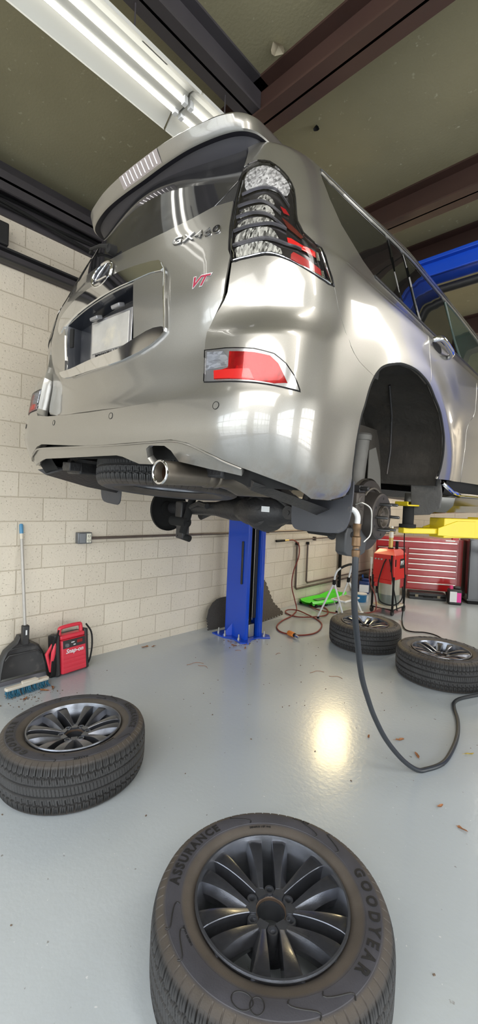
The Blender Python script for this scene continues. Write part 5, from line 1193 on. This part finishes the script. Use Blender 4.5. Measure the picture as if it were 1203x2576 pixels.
for x in (.1,CW-.1):
    for y in (.08,CDp-.08): MB().cyl((x-.02,y,.06),(x+.02,y,.06),.06).b2((x-.04,y-.04,.10),(x+.04,y+.04,.13)).build('caster',M_flat,t)
t=thing('tool_case','flat black plastic tool case lying under the red chest','case',(-2.56,7.52,0),math.atan2(cd.y,cd.x))
MB().b2((-.32,-.12,.0),(.27,.12,.058)).b2((-.32,-.12,.062),(.27,.12,.115)).build('case_shell',M_black,t,True,.01)
for x in (-.2,.15): MB().b2((x-.025,-.128,.04),(x+.025,-.12,.085)).build('latch',mat('latch_tan',(.22,.19,.13),.5),t,True,.002)
MB().tube([(-.09,-.12,.05),(-.08,-.15,.05),(.05,-.15,.05),(.06,-.12,.05)],.007,8).build('case_handle',M_flat,t)
t=thing('coolant_jug','black jug with a white and pink label beside the red tool chest','jug',(-2.12,7.47,0),math.atan2(cd.y,cd.x))
MB().b2((-.10,-.06,0),(.10,.08,.25)).b2((-.02,-.03,.25),(.09,.04,.30)).build('jug_body',M_black,t,True,.02)
MB().b2((-.085,-.063,.045),(.02,-.060,.215)).build('label_white',M_white,t,False); MB().b2((.02,-.063,.045),(.085,-.060,.20)).build('label_pink',mat('label_pink',(.75,.05,.32),.4),t,False)
MB().cyl((-.055,0,.25),(-.055,0,.305),.026).build('jug_cap',mat('cap_pink',(.65,.04,.18),.4),t)
t=thing('black_cabinet','glossy black cabinet standing right of the red tool chest','cabinet',(-1.99,7.68,0),math.atan2(cd.y,cd.x))
MB().b2((0,0,.05),(.75,.55,1.08)).build('cabinet_body',mat('gloss_black',(.008,.008,.009),.15,coat=.6),t,True,.006)
MB().b2((.01,-.016,.08),(.74,.0,1.06)).build('cabinet_door',mat('gloss_black2',(.010,.010,.011),.12,coat=.6),t,True,.004); MB().b2((.02,.01,0),(.73,.5,.05)).build('plinth',M_flat,t,False)
# hanging black hose with fittings
M_bhose=mat('black_hose',(.022,.026,.032),.42,var=.15)
tp=[(-.845,1.615,1.41),(-.845,1.612,1.30),(-.865,1.66,1.12),(-.885,1.74,.95),(-.92,1.87,.74),(-.945,2.0,.58),(-.955,2.12,.43),(-.945,2.26,.26),(-.905,2.40,.11),(-.862,2.51,.025),(-.829,2.58,.013),(-.786,2.70,.013),(-.784,2.85,.013),(-.815,3.10,.013),(-.88,3.34,.013),(-.96,3.53,.013),(-.99,3.64,.013),(-.973,3.76,.013),(-.90,3.93,.013),(-.78,4.2,.013),(-.5,4.7,.013)]
t=thing('drain_hose','thick black rubber hose hanging from the brake and curving over the floor','hose',(0,0,0))
MB().tube(smooth_path(tp,8),.0135,12).build('hose_tube',M_bhose,t)
f0=Vector((-.845,1.612,1.33)); d_=Vector((-.006,.004,.09))
fit=MB().lathe([(.0,0),(.015,0),(.018,.01),(.018,.03),(.0145,.033),(.0145,.045),(.019,.05),(.019,.085),(.014,.09),(.014,.115),(.0175,.12),(.0175,.14),(0,.145)],Matrix.Translation(f0),20)
fit.build('brass_fitting',mat('fitting_bronze',(.16,.10,.055),.4,.7,var=.4,vscale=40),t)
MB().tube(smooth_path([f0+Vector((0,0,.14)),f0+Vector((0,0,.17)),f0+Vector((-.012,-.008,.195)),f0+Vector((-.04,-.02,.205)),f0+Vector((-.06,-.03,.20))],5),.0115,12).build('white_elbow',M_white,t)
# dry leaves and grit
M_leaf=mat('dry_leaf',(.28,.12,.05),.8,var=.4,vscale=90); M_leafy=mat('yellow_leaf',(.50,.36,.06),.7,var=.2)
LF=[(-3.18,3.30,.03,'by the blue post foot, leftmost'),(-3.06,3.24,.035,'in front of the blue post foot'),(-2.93,3.28,.03,'right of the blue post foot'),(-3.0,3.36,.022,'against the blue base plate'),(-.928,2.693,.032,'inside the hose loop'),(-1.077,2.785,.035,'left of the hose loop'),(-.706,2.96,.032,'yellow, right of the hose loop'),(-1.238,2.665,.022,'between the hose and the floor glare'),(-.674,2.322,.022,'below the hose loop'),(-.541,2.241,.024,'at the right edge below the hose'),(-3.621,2.504,.04,'by the wall right of the jump starter'),(-3.58,2.58,.03,'touching the foot of the wall'),(-3.30,1.36,.04,'in front of the broom head'),(-3.25,1.20,.03,'left of the broom head'),(-3.31,1.43,.03,'right of the broom head')]
for x,y,s_,w in LF:
    mb=MB(); n=10; a0=random.random()*6
    L2_=[]; 
    for i in range(n):
        a=2*PI*i/n; r=s_*(.35+.65*abs(math.cos(a)))*(.8+.4*random.random()); L2_.append((r*math.cos(a)*math.cos(a0)-r*.5*math.sin(a)*math.sin(a0),r*math.cos(a)*math.sin(a0)+r*.5*math.sin(a)*math.cos(a0),.003+.010*random.random()))
    mb.add(L2_+[(0,0,.002)],[(i,(i+1)%n,n) for i in range(n)]); mb.tube([(0,0,.003),(s_*1.3*math.cos(a0),s_*1.3*math.sin(a0),.004)],.0008,5)
    o=mb.build('dry_leaf',M_leafy if 'yellow' in w else M_leaf,None,False); o.location=(x,y,0)
    tag(o,('yellow dry leaf on the floor right of the hose loop' if 'yellow' in w else 'brown dry leaf on the floor '+w),'leaf','dry leaves scattered on the floor')
gm=MB()
for i in range(80):
    x=random.gauss(-1.9,.9); y=random.gauss(3.0,.9); s_=random.uniform(.0015,.005)
    if x<WX+.05 or y<.5: continue
    gm.box((x,y,s_/2),(s_*2,s_*1.3,s_),random.random()*3)
for (x,y,k) in ((-3.3,1.25,60),(-3.1,3.35,40)):
    for i in range(k):
        s_=random.uniform(.002,.007); gm.box((random.gauss(x,.09),random.gauss(y,.10),s_/2),(s_*2,s_,s_),random.random()*3)
o=gm.build('floor_grit',mat('grit',(.16,.12,.09),.9,var=.5,vscale=200),None,False); tag(o,'scattered brown grit and crumbs on the grey floor','grit',kind='stuff')
tw=MB()
for x,y,l,a in ((-2.977,2.528,.16,1.0),(-2.90,2.60,.10,.2),(-2.107,3.26,.14,.9),(-1.95,3.33,.12,.3),(-2.6,3.38,.07,1.4),(-2.95,3.15,.06,.6)):
    p=[(x+l*t_*math.cos(a+.5*math.sin(t_*3)),y+l*t_*math.sin(a+.5*math.sin(t_*3)),.003) for t_ in [i/6 for i in range(7)]]
    tag(MB().tube(p,.0018,5).build('grass_stem',M_leaf),'thin dry stem lying on the open floor ahead of the blue post','stem','dry stems on the floor')
# ---------------------------------------------------------------- garage door frames behind the camera (seen only as reflections)
def gdoor(name,x0,x1,y,along):
    mb=MB(); nx=5
    for i in range(nx+1):
        x=x0+(x1-x0)*i/nx
        (mb.b2((x-.03,y-.03,0),(x+.03,y+.03,3.2)) if along=='x' else mb.b2((y-.03,x-.03,0),(y+.03,x+.03,3.2)))
    for i in range(6):
        z=.04+3.12*i/5
        (mb.b2((x0,y-.03,z-.035),(x1,y+.03,z+.035)) if along=='x' else mb.b2((y-.03,x0,z-.035),(y+.03,x1,z+.035)))
    struct(name,mb,M_dsteel)
gdoor('door_1',WX+.5,WX+4.3,YB-.1,'x'); gdoor('door_2',WX+5.1,WX+8.9,YB-.1,'x')
gdoor('door_3',YB+1.2,YB+4.6,XR+.1,'y'); gdoor('door_4',YB+6.0,YB+9.4,XR+.1,'y')
# hedge and yard outside
struct('trim_2',MB().b2((-14,-16,-.3),(18,YB-.3,-.02)),mat('asphalt',(.18,.18,.18),.9,var=.2))
hm=MB()
for i in range(46):
    x=-12+28*i/45+random.uniform(-.4,.4); r=random.uniform(.9,1.7); hm.lathe([(0,-r)]+[(r*math.cos(a)*random.uniform(.85,1.1),r*math.sin(a)) for a in [-1.2+.3*k for k in range(9)]]+[(0,r)],Matrix.Translation((x,-14+random.uniform(-1,1),r*.8)),9)
tag(hm.build('hedge',mat('hedge_green',(.03,.07,.015),.9,var=.6,vscale=3)),'green hedge outside the garage doors','hedge',kind='stuff')
# ---------------------------------------------------------------- light
wd=bpy.data.worlds.new('World'); scene.world=wd; wd.use_nodes=True; N=wd.node_tree.nodes; L=wd.node_tree.links
sky=N.new('ShaderNodeTexSky'); sky.sky_type='NISHITA'; sky.sun_elevation=math.radians(48); sky.sun_rotation=math.radians(20); sky.sun_disc=False; sky.air_density=1.4; sky.dust_density=3.
bg=N['Background']; mixc=N.new('ShaderNodeMix'); mixc.data_type='RGBA'; mixc.inputs[0].default_value=.55; L.new(sky.outputs[0],mixc.inputs[6]); mixc.inputs[7].default_value=(6.5,6.8,7.2,1); L.new(mixc.outputs[2],bg.inputs[0]); bg.inputs[1].default_value=.55
def area(name,loc,target,sx,sy,e,col=(1,1,1),spread=None):
    l=bpy.data.lights.new(name,'AREA'); l.shape='RECTANGLE'; l.size=sx; l.size_y=sy; l.energy=e; l.color=col
    if spread: l.spread=spread
    o=bpy.data.objects.new(name,l); COL.objects.link(o); o.location=loc; o.rotation_euler=(Vector(target)-Vector(loc)).to_track_quat('-Z','Y').to_euler(); return o
area('daylight_back_door',(WX+2.4,YB-.5,1.7),(WX+2.4,3,1.5),3.7,3.1,120,(.93,.97,1))
area('daylight_back_door',(WX+7,YB-.5,1.7),(WX+6,3,1.5),3.7,3.1,110,(.93,.97,1))
area('daylight_side_door',(XR+.5,YB+2.9,1.7),(0,YB+3.2,1.3),3.3,3.1,170,(.95,.98,1))
area('daylight_side_door',(XR+.5,YB+7.7,1.7),(0,YB+7.2,1.3),3.3,3.1,170,(1,.99,.95))
area('unseen_lamp',(-3.5,6.15,2.35),(-1.42,2.43,0),.5,.7,26,(1,.80,.42))  # warm light added out of sight behind the vehicle for the yellow floor glare
area('unseen_lamp',(1.2,5.4,3.7),(1.0,5.0,0),.3,2.4,55,(1,.95,.86))
area('unseen_lamp',(1.6,.6,3.7),(1.0,.6,0),.3,2.4,45,(1,.96,.9))
area('unseen_lamp',(1.0,-1.6,4.0),(0,1.5,0),4.5,2.5,250,(1,.98,.95))  # broad soft fill added under the ceiling behind the camera, no fixture modelled
area('unseen_lamp',(-1.2,8.2,3.7),(-1.6,7.2,0),.3,2.0,80,(1,.93,.82))
# ---------------------------------------------------------------- camera
cam=bpy.data.cameras.new('camera'); co=bpy.data.objects.new('camera',cam); COL.objects.link(co)
F_PX=1060.7; PITCH=-.026; ROLL=-.0417
cam.sensor_fit='HORIZONTAL'; cam.sensor_width=36; cam.lens=36*F_PX/1203; cam.clip_start=.05; cam.clip_end=200
fw=Vector((0,math.cos(PITCH),math.sin(PITCH))); rt_=Vector((1,0,0)); up=Vector((0,-math.sin(PITCH),math.cos(PITCH)))
c_,s_=math.cos(ROLL),math.sin(ROLL); r2=rt_*c_-up*s_; u2=up*c_+rt_*s_
def rot(v): return Vector((cW*v.x-sW*v.y,sW*v.x+cW*v.y,v.z))
r2,u2,b2=rot(r2),rot(u2),rot(-fw)
co.matrix_world=Matrix(((r2.x,u2.x,b2.x,0),(r2.y,u2.y,b2.y,0),(r2.z,u2.z,b2.z,1.5445),(0,0,0,1)))
scene.camera=co
scene.view_settings.view_transform='Standard'
try: scene.view_settings.look='Medium Contrast'
except Exception: pass
scene.view_settings.exposure=.05
scene.cycles.max_bounces=8; scene.cycles.diffuse_bounces=3; scene.cycles.glossy_bounces=4; scene.cycles.transparent_max_bounces=12
scene.cycles.use_denoising=True; scene.cycles.sample_clamp_indirect=6
